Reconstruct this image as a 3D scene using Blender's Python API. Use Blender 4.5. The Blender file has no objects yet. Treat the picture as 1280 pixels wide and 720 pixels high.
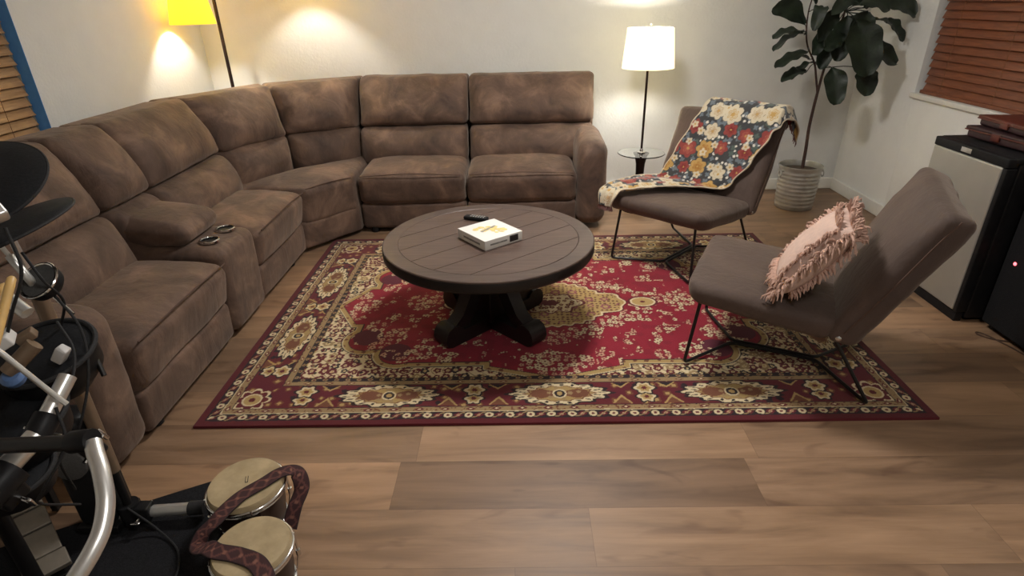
import bpy, math, random
import numpy as np
from mathutils import Vector, Matrix, noise

SC = bpy.context.scene
COL = SC.collection
PI = math.pi
random.seed(7)

# ------------------------------------------------------------------ camera
cam_d = bpy.data.cameras.new('camera')
cam_d.sensor_width = 36.0
cam_d.lens = 728.78 / 1280 * 36.0
cam_d.clip_start = 0.02
cam = bpy.data.objects.new('camera', cam_d)
COL.objects.link(cam)
R_ = (0.99977, 0.0063876, -0.0204768)
U_ = (0.0155141, 0.4438975, 0.8959432)
F_ = (-0.0148125, 0.8960548, -0.4436963)
cam.matrix_world = Matrix(((R_[0], U_[0], -F_[0], 0.0), (R_[1], U_[1], -F_[1], 0.0), (R_[2], U_[2], -F_[2], 1.5), (0, 0, 0, 1)))
SC.camera = cam

# ------------------------------------------------------------------ colour management, world, large lights
SC.view_settings.view_transform = 'Standard'
SC.view_settings.look = 'None'
SC.view_settings.gamma = 1.0
SC.view_settings.use_curve_mapping = False
SC.view_settings.exposure = 0.08
W = bpy.data.worlds.new('world')
SC.world = W
W.use_nodes = True
W.node_tree.nodes['Background'].inputs[0].default_value = (0.05, 0.06, 0.08, 1)
W.node_tree.nodes['Background'].inputs[1].default_value = 0.3
FILL_W = (40.0, 17.0)     # power of the two fill lights added under the ceiling, out of view
CORNER_W = 20.0     # each bulb of the yellow-shaded floor lamp
TABLE_W = 24.0       # bulb of the cream-shaded lamp
WARM = (1.0, 0.95, 0.87)


# ------------------------------------------------------------------ helpers: materials
class N:
    """thin node-graph writer"""
    def __init__(s, name):
        s.m = bpy.data.materials.new(name)
        s.m.use_nodes = True
        s.t = s.m.node_tree
        s.b = s.t.nodes['Principled BSDF']

    def n(s, kind, **kw):
        x = s.t.nodes.new(kind)
        for k, v in kw.items():
            if k.startswith('i_'):
                key = k[2:]
                key = int(key) if key.isdigit() else key.replace('_', ' ')
                s.put(x.inputs[key], v)
            else:
                setattr(x, k, v)
        return x

    def put(s, sock, v):
        if isinstance(v, bpy.types.NodeSocket):
            s.t.links.new(v, sock)
        else:
            sock.default_value = v

    def math(s, op, a, b=0.0, c=None):
        x = s.t.nodes.new('ShaderNodeMath')
        x.operation = op
        s.put(x.inputs[0], a)
        s.put(x.inputs[1], b)
        if c is not None:
            s.put(x.inputs[2], c)
        return x.outputs[0]

    def mix(s, fac, a, b, blend='MIX'):
        x = s.t.nodes.new('ShaderNodeMix')
        x.data_type = 'RGBA'
        x.blend_type = blend
        s.put(x.inputs[0], fac)
        s.put(x.inputs[6], a)
        s.put(x.inputs[7], b)
        return x.outputs[2]

    def ramp(s, fac, stops):
        x = s.t.nodes.new('ShaderNodeValToRGB')
        e = x.color_ramp.elements
        while len(e) < len(stops):
            e.new(0.5)
        for i, (p, c) in enumerate(stops):
            e[i].position = p
            e[i].color = c if len(c) == 4 else (*c, 1)
        s.put(x.inputs[0], fac)
        return x.outputs[0]

    def coords(s, scale=(1, 1, 1), rot=(0, 0, 0), out='Object'):
        tc = s.t.nodes.new('ShaderNodeTexCoord')
        mp = s.t.nodes.new('ShaderNodeMapping')
        mp.inputs['Scale'].default_value = scale
        mp.inputs['Rotation'].default_value = rot
        s.t.links.new(tc.outputs[out], mp.inputs[0])
        return mp.outputs[0]

    def noise(s, vec, scale, detail=4, rough=0.55, dist=0.0):
        x = s.t.nodes.new('ShaderNodeTexNoise')
        s.put(x.inputs['Vector'], vec)
        x.inputs['Scale'].default_value = scale
        x.inputs['Detail'].default_value = detail
        x.inputs['Roughness'].default_value = rough
        x.inputs['Distortion'].default_value = dist
        return x.outputs[0]

    def bump(s, h, strength=0.3, dist=0.01, normal=None):
        x = s.t.nodes.new('ShaderNodeBump')
        x.inputs['Strength'].default_value = strength
        x.inputs['Distance'].default_value = dist
        s.put(x.inputs['Height'], h)
        if normal is not None:
            s.put(x.inputs['Normal'], normal)
        return x.outputs[0]

    def out(s, **kw):
        for k, v in kw.items():
            s.put(s.b.inputs[k.replace('_', ' ')], v)
        return s.m


def srgb(r, g, b):
    f = lambda c: (c / 255 / 12.92) if c / 255 <= 0.04045 else ((c / 255 + 0.055) / 1.055) ** 2.4
    return (f(r), f(g), f(b), 1.0)


def plain(name, col, rough=0.5, metal=0.0, var=0.12, scale=30, bump=0.0, **kw):
    g = N(name)
    v = g.coords()
    nz = g.noise(v, scale)
    dark = tuple(c * (1 - var) for c in col[:3]) + (1,)
    lite = tuple(min(1, c * (1 + var)) for c in col[:3]) + (1,)
    c = g.ramp(nz, [(0.3, dark), (0.7, lite)])
    if bump:
        g.out(Normal=g.bump(nz, bump, 0.004))
    return g.out(Base_Color=c, Roughness=rough, Metallic=metal, **kw)


# ------------------------------------------------------------------ helpers: meshes
class MB:
    def __init__(s):
        s.v = []
        s.f = []

    def add(s, vs, fs):
        o = len(s.v)
        s.v.extend([tuple(p) for p in vs])
        s.f.extend([tuple(i + o for i in f) for f in fs])
        return s

    def tube(s, path, r, seg=12, closed=False, caps=True):
        P = [Vector(p) for p in path]
        n = len(P)
        rs = r if isinstance(r, (list, tuple)) else [r] * n
        vs, fs = [], []
        T = []
        for i in range(n):
            a = P[(i - 1) % n] if (closed or i > 0) else P[i]
            b = P[(i + 1) % n] if (closed or i < n - 1) else P[i]
            T.append((b - a).normalized())
        ref = Vector((0, 0, 1)) if abs(T[0].z) < 0.9 else Vector((1, 0, 0))
        nrm = (ref - T[0] * ref.dot(T[0])).normalized()
        for i in range(n):
            nrm = (nrm - T[i] * nrm.dot(T[i]))
            nrm = nrm.normalized() if nrm.length > 1e-6 else T[i].orthogonal().normalized()
            bi = T[i].cross(nrm)
            for k in range(seg):
                a = 2 * PI * k / seg
                vs.append(P[i] + (nrm * math.cos(a) + bi * math.sin(a)) * rs[i])
        m = n if closed else n - 1
        for i in range(m):
            for k in range(seg):
                a, b = i * seg + k, i * seg + (k + 1) % seg
                c, d = ((i + 1) % n) * seg + (k + 1) % seg, ((i + 1) % n) * seg + k
                fs.append((a, b, c, d))
        if caps and not closed:
            fs.append(tuple(range(seg))[::-1])
            fs.append(tuple((n - 1) * seg + k for k in range(seg)))
        return s.add(vs, fs)

    def lathe(s, prof, seg=32, M=None, caps=True):
        """prof: list of (r, z); M optional matrix"""
        vs, fs = [], []
        for r, z in prof:
            for k in range(seg):
                a = 2 * PI * k / seg
                p = Vector((r * math.cos(a), r * math.sin(a), z))
                vs.append(M @ p if M else p)
        for i in range(len(prof) - 1):
            for k in range(seg):
                fs.append((i * seg + k, i * seg + (k + 1) % seg, (i + 1) * seg + (k + 1) % seg, (i + 1) * seg + k))
        if caps:
            if prof[0][0] > 1e-5:
                fs.append(tuple(range(seg))[::-1])
            if prof[-1][0] > 1e-5:
                fs.append(tuple((len(prof) - 1) * seg + k for k in range(seg)))
        return s.add(vs, fs)

    def hexa(s, c8, r=0.02, n=(6, 6, 6), k=3, puff=None, wob=0.0, wscale=6.0, seed=0.0, fn=None, pw=(2.5, 2.5, 2.5)):
        """rounded, puffed box mapped onto 8 corners c8[(ix,iy,iz)] (index ix + 2*iy + 4*iz)"""
        c = [Vector(p) for p in c8]
        hx = sum(((c[1 + 2 * j + 4 * l] - c[2 * j + 4 * l]).length for j in (0, 1) for l in (0, 1))) / 8
        hy = sum(((c[i + 2 + 4 * l] - c[i + 4 * l]).length for i in (0, 1) for l in (0, 1))) / 8
        hz = sum(((c[i + 2 * j + 4] - c[i + 2 * j]).length for i in (0, 1) for j in (0, 1))) / 8
        H = (hx, hy, hz)
        r = min(r, hx * 0.98, hy * 0.98, hz * 0.98)
        puff = puff or {}
        axes = []
        for h, m in zip(H, n):
            e = [h - r + r * math.tan(PI / 4 * t / k) for t in range(k + 1)]
            core = [(-1 + 2 * t / m) * (h - r) for t in range(m + 1)]
            ax = [-x for x in reversed(e)] + core[1:-1] + e
            axes.append(ax)
        ids = {}
        vs = []

        def vert(q):
            key = (round(q[0], 6), round(q[1], 6), round(q[2], 6))
            if key in ids:
                return ids[key]
            inner = Vector([max(-(h - r), min(h - r, t)) for t, h in zip(q, H)])
            d = Vector(q) - inner
            p = inner + (d.normalized() * r if d.length > 1e-9 else d)
            nu = [p[i] / H[i] for i in range(3)]
            w = [max(0.0, 1 - abs(t) ** e) for t, e in zip(nu, pw)]
            for key2, amt in puff.items():
                ax = 'xyz'.index(key2[1])
                sg = 1 if key2[0] == '+' else -1
                o = [i for i in range(3) if i != ax]
                if nu[ax] * sg > 0:
                    nu[ax] += sg * amt / H[ax] * w[o[0]] * w[o[1]] * min(1, abs(nu[ax]))
            if fn:
                nu = fn(nu)
            t = [(x + 1) / 2 for x in nu]
            P = Vector((0, 0, 0))
            for i in (0, 1):
                for j in (0, 1):
                    for l in (0, 1):
                        P += c[i + 2 * j + 4 * l] * ((t[0] if i else 1 - t[0]) * (t[1] if j else 1 - t[1]) * (t[2] if l else 1 - t[2]))
            if wob:
                qn = P * wscale + Vector((seed * 3.1, seed * 1.7, seed))
                P = P + Vector(noise.noise_vector(qn)) * wob + Vector(noise.noise_vector(qn * 2.7)) * (wob * 0.45)
            ids[key] = len(vs)
            vs.append(P)
            return ids[key]

        fs = []
        for ax in range(3):
            u, v = [(1, 2), (2, 0), (0, 1)][ax]
            for sg in (-1, 1):
                A, B = axes[u], axes[v]
                for i in range(len(A) - 1):
                    for j in range(len(B) - 1):
                        quad = []
                        for (a, b) in ((A[i], B[j]), (A[i + 1], B[j]), (A[i + 1], B[j + 1]), (A[i], B[j + 1])):
                            q = [0, 0, 0]
                            q[ax] = sg * H[ax]
                            q[u] = a
                            q[v] = b
                            quad.append(vert(q))
                        if len(set(quad)) >= 3:
                            fs.append(tuple(quad if sg > 0 else quad[::-1]))
        return s.add(vs, fs)

    def box(s, lo, hi, r=0.004, n=(1, 1, 1), M=None, **kw):
        c = [((hi if i else lo)[0], (hi if j else lo)[1], (hi if l else lo)[2]) for l in (0, 1) for j in (0, 1) for i in (0, 1)]
        if M:
            c = [M @ Vector(p) for p in c]
        return s.hexa(c, r=r, n=n, k=kw.pop('k', 2), **kw)

    def prism(s, poly, M, t0, t1):
        """extrude a 2-D polygon (x,y) between z=t0 and z=t1 and map by M"""
        n = len(poly)
        vs = [M @ Vector((x, y, t0)) for x, y in poly] + [M @ Vector((x, y, t1)) for x, y in poly]
        fs = [tuple(range(n))[::-1], tuple(range(n, 2 * n))] + [(i, (i + 1) % n, n + (i + 1) % n, n + i) for i in range(n)]
        return s.add(vs, fs)

    def sheet(s, rows, thick=0.0):
        """grid of points rows[i][j]; thick gives it a back face and rim"""
        m, n = len(rows), len(rows[0])
        vs = [Vector(p) for row in rows for p in row]
        fs = [(i * n + j, i * n + j + 1, (i + 1) * n + j + 1, (i + 1) * n + j) for i in range(m - 1) for j in range(n - 1)]
        if thick:
            nr = [Vector((0, 0, 0)) for _ in vs]
            for f in fs:
                q = (vs[f[2]] - vs[f[0]]).cross(vs[f[3]] - vs[f[1]])
                for i in f:
                    nr[i] += q
            back = [p - q.normalized() * thick for p, q in zip(vs, nr)]
            o = len(vs)
            rim = [j for j in range(n)] + [i * n + n - 1 for i in range(1, m)] + [(m - 1) * n + j for j in range(n - 2, -1, -1)] + [i * n for i in range(m - 2, 0, -1)]
            vs += back
            fs = fs + [tuple(i + o for i in f[::-1]) for f in fs]
            fs += [(rim[(i + 1) % len(rim)], rim[i], rim[i] + o, rim[(i + 1) % len(rim)] + o) for i in range(len(rim))]
        return s.add(vs, fs)

    def build(s, name, mat, parent=None, org=None, angle=40):
        me = bpy.data.meshes.new(name)
        o = Vector(org) if org is not None else Vector((0, 0, 0))
        me.from_pydata([tuple(Vector(p) - o) for p in s.v], [], s.f)
        me.validate()
        me.polygons.foreach_set('use_smooth', [True] * len(me.polygons))
        me.set_sharp_from_angle(angle=math.radians(angle))
        me.update()
        me.materials.append(mat)
        ob = bpy.data.objects.new(name, me)
        COL.objects.link(ob)
        if parent is not None:
            ob.parent = parent
        elif org is not None:
            ob.location = o
        return ob


def empty(name, loc, rz=0.0):
    o = bpy.data.objects.new(name, None)
    o.empty_display_size = 0.1
    o.location = loc
    o.rotation_euler = (0, 0, rz)
    COL.objects.link(o)
    return o


def tag(o, label=None, cat=None, group=None, kind=None):
    if label:
        o['label'] = label
    if cat:
        o['category'] = cat
    if group:
        o['group'] = group
    if kind:
        o['kind'] = kind
    return o


def frame(o, x, y, z):
    """matrix with given origin and axes"""
    return Matrix(((x[0], y[0], z[0], o[0]), (x[1], y[1], z[1], o[1]), (x[2], y[2], z[2], o[2]), (0, 0, 0, 1)))


def axis_frame(o, z):
    z = Vector(z).normalized()
    x = z.orthogonal().normalized()
    return frame(Vector(o), x, z.cross(x), z)


def smooth_path(pts, n=8):
    """Catmull-Rom through pts"""
    P = [Vector(p) for p in pts]
    P = [P[0] * 2 - P[1]] + P + [P[-1] * 2 - P[-2]]
    out = []
    for i in range(1, len(P) - 2):
        a, b, c, d = P[i - 1:i + 3]
        for k in range(n):
            t = k / n
            out.append(0.5 * ((2 * b) + (c - a) * t + (2 * a - 5 * b + 4 * c - d) * t * t + (3 * b - a - 3 * c + d) * t ** 3))
    out.append(P[-2])
    return out


def bend_path(pts, r=0.02, n=5):
    """polyline with rounded corners"""
    P = [Vector(p) for p in pts]
    out = [P[0]]
    for i in range(1, len(P) - 1):
        a = (P[i - 1] - P[i])
        b = (P[i + 1] - P[i])
        d = min(r, a.length * 0.45, b.length * 0.45)
        p0 = P[i] + a.normalized() * d
        p2 = P[i] + b.normalized() * d
        for k in range(n + 1):
            t = k / n
            out.append(p0 * (1 - t) ** 2 + P[i] * 2 * t * (1 - t) + p2 * t * t)
    out.append(P[-1])
    return out


# ------------------------------------------------------------------ materials
def wall_mat(name, col):
    g = N(name)
    v = g.coords()
    n1 = g.noise(v, 55, 3, 0.5)
    n2 = g.noise(v, 9, 3, 0.5)
    h = g.math('ADD', n1, g.math('MULTIPLY', n2, 1.2))
    c = g.ramp(n2, [(0.3, tuple(x * 0.97 for x in col[:3])), (0.7, col[:3])])
    return g.out(Base_Color=c, Roughness=0.85, Normal=g.bump(h, 0.35, 0.006))


M_wall = wall_mat('wall_paint', srgb(234, 235, 231))
M_ceil = wall_mat('ceiling_paint', srgb(236, 236, 233))
M_trim = plain('trim_paint', srgb(226, 224, 215), 0.45, var=0.03)


def floor_mat():
    g = N('oak_planks')
    tc = g.t.nodes.new('ShaderNodeTexCoord')
    sp = g.n('ShaderNodeSeparateXYZ', i_0=tc.outputs['Object'])
    X, Y = sp.outputs[0], sp.outputs[1]
    PW, PL = 0.222, 1.24
    yr = g.math('DIVIDE', g.math('SUBTRACT', Y, 1.395 - 0.222 * 20), PW)
    row = g.math('FLOOR', yr)
    fy = g.math('SUBTRACT', yr, row)
    w1 = g.n('ShaderNodeTexWhiteNoise', noise_dimensions='1D', i_W=row)
    # row 20 holds the plank whose ends show in the photograph
    off = g.math('MULTIPLY', w1.outputs[0], PL)
    is20 = g.math('COMPARE', row, 20.0, 0.1)
    off = g.math('ADD', g.math('MULTIPLY', off, g.math('SUBTRACT', 1.0, is20)), g.math('MULTIPLY', is20, 0.445))
    xc = g.math('DIVIDE', g.math('ADD', X, off), PL)
    colm = g.math('FLOOR', xc)
    fx = g.math('SUBTRACT', xc, colm)
    idv = g.n('ShaderNodeCombineXYZ', i_0=row, i_1=colm)
    wn = g.n('ShaderNodeTexWhiteNoise', noise_dimensions='2D', i_Vector=idv.outputs[0])
    rnd = wn.outputs[0]
    # grain runs along X; every plank samples its own stretch
    gv = g.n('ShaderNodeCombineXYZ', i_0=g.math('MULTIPLY', X, 1.0), i_1=g.math('MULTIPLY', Y, 7.0), i_2=g.math('MULTIPLY', rnd, 31.0))
    broad = g.noise(gv.outputs[0], 1.9, 4, 0.55, 0.6)
    gv2 = g.n('ShaderNodeCombineXYZ', i_0=g.math('MULTIPLY', X, 2.0), i_1=g.math('MULTIPLY', Y, 40.0), i_2=g.math('MULTIPLY', rnd, 31.0))
    fine = g.noise(gv2.outputs[0], 3.0, 5, 0.6, 0.3)
    kv = g.n('ShaderNodeCombineXYZ', i_0=g.math('MULTIPLY', X, 1.5), i_1=g.math('MULTIPLY', Y, 4.5), i_2=g.math('MULTIPLY', rnd, 77.0))
    knot = g.noise(kv.outputs[0], 2.1, 2, 0.5, 1.2)
    base = g.ramp(broad, [(0.28, srgb(126, 100, 78)), (0.5, srgb(160, 129, 101)), (0.72, srgb(180, 147, 117))])
    base = g.mix(g.math('MULTIPLY', fine, 0.34), base, srgb(112, 87, 66), 'MIX')
    kf = g.ramp(knot, [(0.60, (0, 0, 0)), (0.72, (1, 1, 1))])
    base = g.mix(g.math('MULTIPLY', kf, 0.5), base, srgb(98, 70, 54))
    tint = g.ramp(rnd, [(0.0, (0.66, 0.65, 0.66)), (0.3, (0.88, 0.86, 0.85)), (0.6, (1.0, 0.98, 0.95)), (1.0, (1.16, 1.10, 1.04))])
    base = g.mix(1.0, base, tint, 'MULTIPLY')
    dk = g.math('MULTIPLY', is20, g.math('COMPARE', colm, 0.0, 0.1))
    base = g.mix(g.math('MULTIPLY', dk, 0.55), base, (0.55, 0.52, 0.52, 1), 'MULTIPLY')
    ey = g.math('MINIMUM', fy, g.math('SUBTRACT', 1.0, fy))
    ex = g.math('MULTIPLY', g.math('MINIMUM', fx, g.math('SUBTRACT', 1.0, fx)), PL / PW)
    e = g.math('MINIMUM', ey, ex)
    gap = g.math('LESS_THAN', e, 0.006)
    base = g.mix(g.math('MULTIPLY', gap, 0.3), base, srgb(80, 58, 44))
    h = g.math('SUBTRACT', g.math('MULTIPLY', fine, 0.5), g.math('MULTIPLY', gap, 0.6))
    rg = g.math('ADD', 0.42, g.math('MULTIPLY', broad, 0.14))
    return g.out(Base_Color=base, Roughness=rg, Normal=g.bump(h, 0.18, 0.003))


M_floor = floor_mat()


def suede_mat(name, c0, c1, c2, rough=0.78, sc=5.0):
    g = N(name)
    v = g.coords()
    a = g.noise(v, sc, 5, 0.6, 0.7)
    b = g.noise(v, 160, 2, 0.6)
    w = g.noise(g.coords((1, 1, 0.35)), 17, 4, 0.55, 0.8)
    col = g.ramp(a, [(0.32, c0), (0.52, c1), (0.72, c2)])
    col = g.mix(g.math('MULTIPLY', b, 0.35), col, tuple(x * 0.55 for x in c0[:3]) + (1,))
    n = g.bump(b, 0.12, 0.002)
    n = g.bump(w, 0.28, 0.02, n)
    g.put(g.b.inputs['Sheen Weight'], 0.25)
    g.put(g.b.inputs['Sheen Roughness'], 0.5)
    g.put(g.b.inputs['Sheen Tint'], (0.9, 0.75, 0.62, 1))
    return g.out(Base_Color=col, Roughness=rough, Normal=n)


M_sofa = suede_mat('brown_suede', srgb(70, 52, 43), srgb(102, 79, 65), srgb(140, 111, 92))
M_chair = suede_mat('dark_taupe_suede', srgb(70, 55, 48), srgb(81, 64, 55), srgb(93, 74, 64), sc=3.0)
M_seam = plain('seam_thread', srgb(86, 64, 52), 0.8)
M_seam_l = plain('light_seam_thread', srgb(150, 122, 100), 0.8)
M_black = plain('black_plastic', (0.012, 0.012, 0.013, 1), 0.45, var=0.2, Specular_IOR_Level=0.2)
M_blackm = plain('matte_black_metal', (0.014, 0.013, 0.013, 1), 0.4, 0.3, var=0.15)
M_rubber = plain('black_rubber', (0.015, 0.015, 0.016, 1), 0.75, var=0.3, bump=0.2, scale=180)
M_chrome = plain('chrome', (0.75, 0.75, 0.74, 1), 0.16, 1.0, var=0.04)
M_alu = plain('satin_aluminium', (0.74, 0.735, 0.71, 1), 0.34, 0.8, var=0.05)
M_steel = plain('brushed_steel', srgb(176, 174, 166), 0.42, 0.55, var=0.04, scale=8)
def bulb_mat(name, watts, area, col):
    """bulb surface that gives off the stated radiant power"""
    return N(name).out(Base_Color=(1, 0.95, 0.85, 1), Emission_Color=(*col, 1), Emission_Strength=watts / (PI * area))


BULB_A = 4 * PI * 0.03 ** 2
M_bulb_c = bulb_mat('cream_lamp_bulb', TABLE_W, BULB_A * 2, WARM)
M_bulb_y = bulb_mat('yellow_lamp_bulb', CORNER_W, BULB_A, (1.0, 0.96, 0.90))


def shade_mat(name, col, strength):
    g = N(name)
    v = g.coords((1, 1, 1))
    w = g.noise(v, 220, 2, 0.5)
    wz = g.noise(g.coords((1, 1, 8)), 60, 2, 0.5)
    c = g.mix(g.math('MULTIPLY', w, 0.25), col, tuple(x * 0.82 for x in col[:3]) + (1,))
    tr = g.n('ShaderNodeBsdfTranslucent', i_Color=c)
    g.out(Base_Color=c, Roughness=0.9, Emission_Color=c, Emission_Strength=strength, Normal=g.bump(wz, 0.1, 0.002))
    mx = g.n('ShaderNodeMixShader', i_0=0.4)
    g.t.links.new(g.b.outputs[0], mx.inputs[1])
    g.t.links.new(tr.outputs[0], mx.inputs[2])
    g.t.links.new(mx.outputs[0], g.t.nodes['Material Output'].inputs[0])
    return g.m


M_shade_y = shade_mat('yellow_lamp_fabric', (0.90, 0.68, 0.10, 1), 0.45)
M_shade_c = shade_mat('cream_lamp_fabric', (0.95, 0.90, 0.72, 1), 0.5)


def attr_mat(name, attr, rough=0.95, bump=0.3, bscale=400, sheen=0.1):
    g = N(name)
    at = g.n('ShaderNodeAttribute', attribute_name=attr)
    nz = g.noise(g.coords(), bscale, 2, 0.6)
    big = g.noise(g.coords(), 40, 3, 0.6)
    c = g.mix(g.math('MULTIPLY', nz, 0.35), at.outputs[0], (0.02, 0.012, 0.01, 1))
    c = g.mix(g.math('MULTIPLY', big, 0.15), c, (0.55, 0.4, 0.3, 1), 'SOFT_LIGHT')
    g.put(g.b.inputs['Sheen Weight'], sheen)
    return g.out(Base_Color=c, Roughness=rough, Normal=g.bump(nz, bump, 0.004))


def set_colors(ob, name, cols):
    a = ob.data.color_attributes.new(name, 'FLOAT_COLOR', 'POINT')
    buf = np.ones((len(cols), 4), np.float32)
    buf[:, :3] = cols
    a.data.foreach_set('color', buf.ravel())


# ------------------------------------------------------------------ room shell
XL, XR, YB, YF, ZC = -2.42, 2.66, 4.86, -1.6, 2.45


def slab(name, lo, hi, mat, kind='structure'):
    o = MB().box(lo, hi, r=0.0005, k=1).build(name, mat)
    return tag(o, kind=kind)


slab('floor', (XL - 0.12, YF - 0.12, -0.06), (XR + 0.12, YB + 0.12, 0), M_floor)
slab('ceiling', (XL - 0.12, YF - 0.12, ZC), (XR + 0.12, YB + 0.12, ZC + 0.06), M_ceil)
slab('wall_back', (XL - 0.12, YB, 0), (XR + 0.12, YB + 0.12, ZC), M_wall)
slab('wall_front', (XL - 0.12, YF - 0.12, 0), (XR + 0.12, YF, ZC), M_wall)


def wall_with_window(name, x0, x1, y0, y1, z0, z1):
    """side wall slab between x0..x1 with an opening"""
    m = MB()
    m.box((x0, YF, 0), (x1, y0, ZC), r=0.0005, k=1)
    m.box((x0, y1, 0), (x1, YB, ZC), r=0.0005, k=1)
    m.box((x0, y0, 0), (x1, y1, z0), r=0.0005, k=1)
    m.box((x0, y0, z1), (x1, y1, ZC), r=0.0005, k=1)
    return tag(m.build(name, M_wall), kind='structure')


LW = (1.55, 3.06, 0.90, 2.1)      # left window: y0, y1, z0, z1
RW = (2.75, 4.10, 0.885, 2.1)
wall_with_window('wall_left', XL - 0.12, XL, *LW)
wall_with_window('wall_right', XR, XR + 0.12, *RW)


def baseboard(name, lo, hi):
    return tag(MB().box(lo, hi, r=0.006, k=2).build(name, M_trim), kind='structure')


baseboard('baseboard_back', (XL, YB - 0.014, 0), (XR, YB, 0.095))
baseboard('baseboard_right', (XR - 0.014, YF, 0), (XR, YB - 0.014, 0.095))
baseboard('baseboard_left', (XL, YF, 0), (XL + 0.014, YB - 0.014, 0.095))

M_glass = N('night_glass').out(Base_Color=(0.02, 0.025, 0.035, 1), Roughness=0.05)


def window(name, xin, xout, y0, y1, z0, z1):
    f = MB()
    a, b = (min(xin, xout), max(xin, xout))
    t = 0.04
    f.box((a, y0, z0), (b, y1, z0 + t), 0.004)
    f.box((a, y0, z1 - t), (b, y1, z1), 0.004)
    f.box((a, y0, z0 + t), (b, y0 + t, z1 - t), 0.004)
    f.box((a, y1 - t, z0 + t), (b, y1, z1 - t), 0.004)
    ym = (y0 + y1) / 2
    f.box((a, ym - 0.02, z0 + t), (b, ym + 0.02, z1 - t), 0.004)
    o = tag(f.build(name, M_trim), kind='structure')
    mid = (a + b) / 2
    p = MB().box((mid - 0.003, y0 + t, z0 + t), (mid + 0.003, y1 - t, z1 - t), 0.0005, k=1)
    p.build('pane', M_glass, o)
    return o


window('window_1', XL - 0.115, XL - 0.085, *LW)
window('window_2', XR + 0.085, XR + 0.115, *RW)
# sill under the right blind
tag(MB().box((XR - 0.022, RW[0] - 0.03, RW[2] - 0.032), (XR + 0.085, RW[1] + 0.02, RW[2] - 0.0005), 0.005).build('trim_1', M_trim), kind='structure')


def wood_blind_mat(name, a, b):
    g = N(name)
    v = g.coords((4, 1.2, 14))
    n1 = g.noise(v, 6, 4, 0.6, 0.5)
    c = g.ramp(n1, [(0.3, a), (0.7, b)])
    return g.out(Base_Color=c, Roughness=0.45, Normal=g.bump(n1, 0.1, 0.002))


M_blind_r = wood_blind_mat('red_brown_slats', srgb(106, 60, 40), srgb(142, 86, 56))
M_blind_l = wood_blind_mat('honey_brown_slats', srgb(160, 122, 84), srgb(196, 158, 114))
M_cord = plain('ladder_cord', srgb(120, 84, 56), 0.8)


def blind(name, x, inward, y0, y1, z0, z1, mat, label, tilt, hem):
    """inward = +1 when the room lies at larger x"""
    root = tag(empty(name, (x, (y0 + y1) / 2, z0)), label, 'blind')
    org = root.location
    m = MB()
    pitch = 0.048
    n = int((z1 - z0 - 0.09) / pitch)
    for i in range(n):
        z = z0 + 0.045 + i * pitch
        M = Matrix.Translation((x, 0, z)) @ Matrix.Rotation(tilt * inward, 4, 'Y')
        dy = random.uniform(-0.003, 0.003)
        m.box((-0.0275, y0 + 0.006 + dy, -0.0016), (0.0275, y1 - 0.006 + dy, 0.0016), r=0.0014, k=1, M=M)
    m.build('slats', mat, root, org)
    MB().box((x - 0.026, y0 + 0.006, z0), (x + 0.026, y1 - 0.006, z0 + hem), 0.004).build('bottom_rail', mat, root, org)
    MB().box((x - 0.03, y0 + 0.004, z1 - 0.055), (x + 0.03, y1 - 0.004, z1 - 0.002), 0.004).build('headrail', mat, root, org)
    c = MB()
    for yy in (y0 + 0.2, (y0 + y1) / 2, y1 - 0.2):
        for dx in (-0.026, 0.026):
            c.tube([(x + dx, yy, z0 + hem), (x + dx, yy, z1 - 0.05)], 0.0012, 6)
    c.build('ladder_cords', M_cord, root, org)
    return root


blind('window_blind', XL - 0.055, 1, LW[0] + 0.01, LW[1] - 0.008, LW[2] + 0.002, LW[3] - 0.002, M_blind_l, 'honey-brown slatted blind in the left wall window above the sofa', 1.05, 0.02)
blind('window_blind', XR + 0.032, -1, RW[0] + 0.01, RW[1] - 0.03, RW[2] + 0.002, RW[3] - 0.002, M_blind_r, 'reddish-brown slatted wooden blind in the right wall window beside the plant', 1.2, 0.022)

# blue painter's tape on the jamb of the left window
M_tape = plain('blue_tape', srgb(100, 172, 255), 0.6, var=0.08)
rows = []
for i in range(40):
    z = LW[2] + 0.004 + (LW[3] - LW[2] - 0.01) * i / 39
    jag = 0.006 * random.random()
    rows.append([(XL + 0.004, LW[1] + 0.004 - 0.0065, z), (XL - 0.055 - jag, LW[1] - 0.0025, z)])
tag(MB().sheet(rows[::-1], 0.001).build('masking_tape', M_tape, org=(XL, LW[1], LW[2])), 'strip of blue painter\'s tape along the left window\'s far edge', 'tape')

# unseen fill lights, shaped as ceiling discs, added for general brightness and softer shadows
M_diff = N('fill_light_glow').out(Base_Color=(1, 1, 1, 1), Emission_Color=(1.0, 0.93, 0.84, 1), Emission_Strength=3.0)
for watts, (cx_, cy_), lab in zip(FILL_W, ((0.25, 2.75), (0.7, 0.3)), ('added round fill light on the ceiling above the coffee table, out of view', 'added round fill light on the ceiling nearer the drum kit end, out of view')):
    cl = tag(empty('unseen_fill_light', (cx_, cy_, ZC)), lab, 'fill light', 'added fill lights')
    MB().lathe([(0.02, 0), (0.2, 0), (0.2, -0.03), (0.19, -0.035), (0.02, -0.035)], 40).build('fill_light_rim', M_trim, cl)
    MB().lathe([(0.185, -0.036), (0.15, -0.06), (0.08, -0.072), (0.001, -0.075)], 40).build('fill_light_disc', M_diff, cl)
    ld = bpy.data.lights.new('fill_area_light', 'AREA')
    ld.shape = 'DISK'
    ld.size = 0.38
    ld.energy = watts
    ld.color = (1.0, 0.965, 0.93)
    lo = bpy.data.objects.new('fill_light_source', ld)
    COL.objects.link(lo)
    lo.parent = cl
    lo.location = (0, 0, -0.085)


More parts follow.
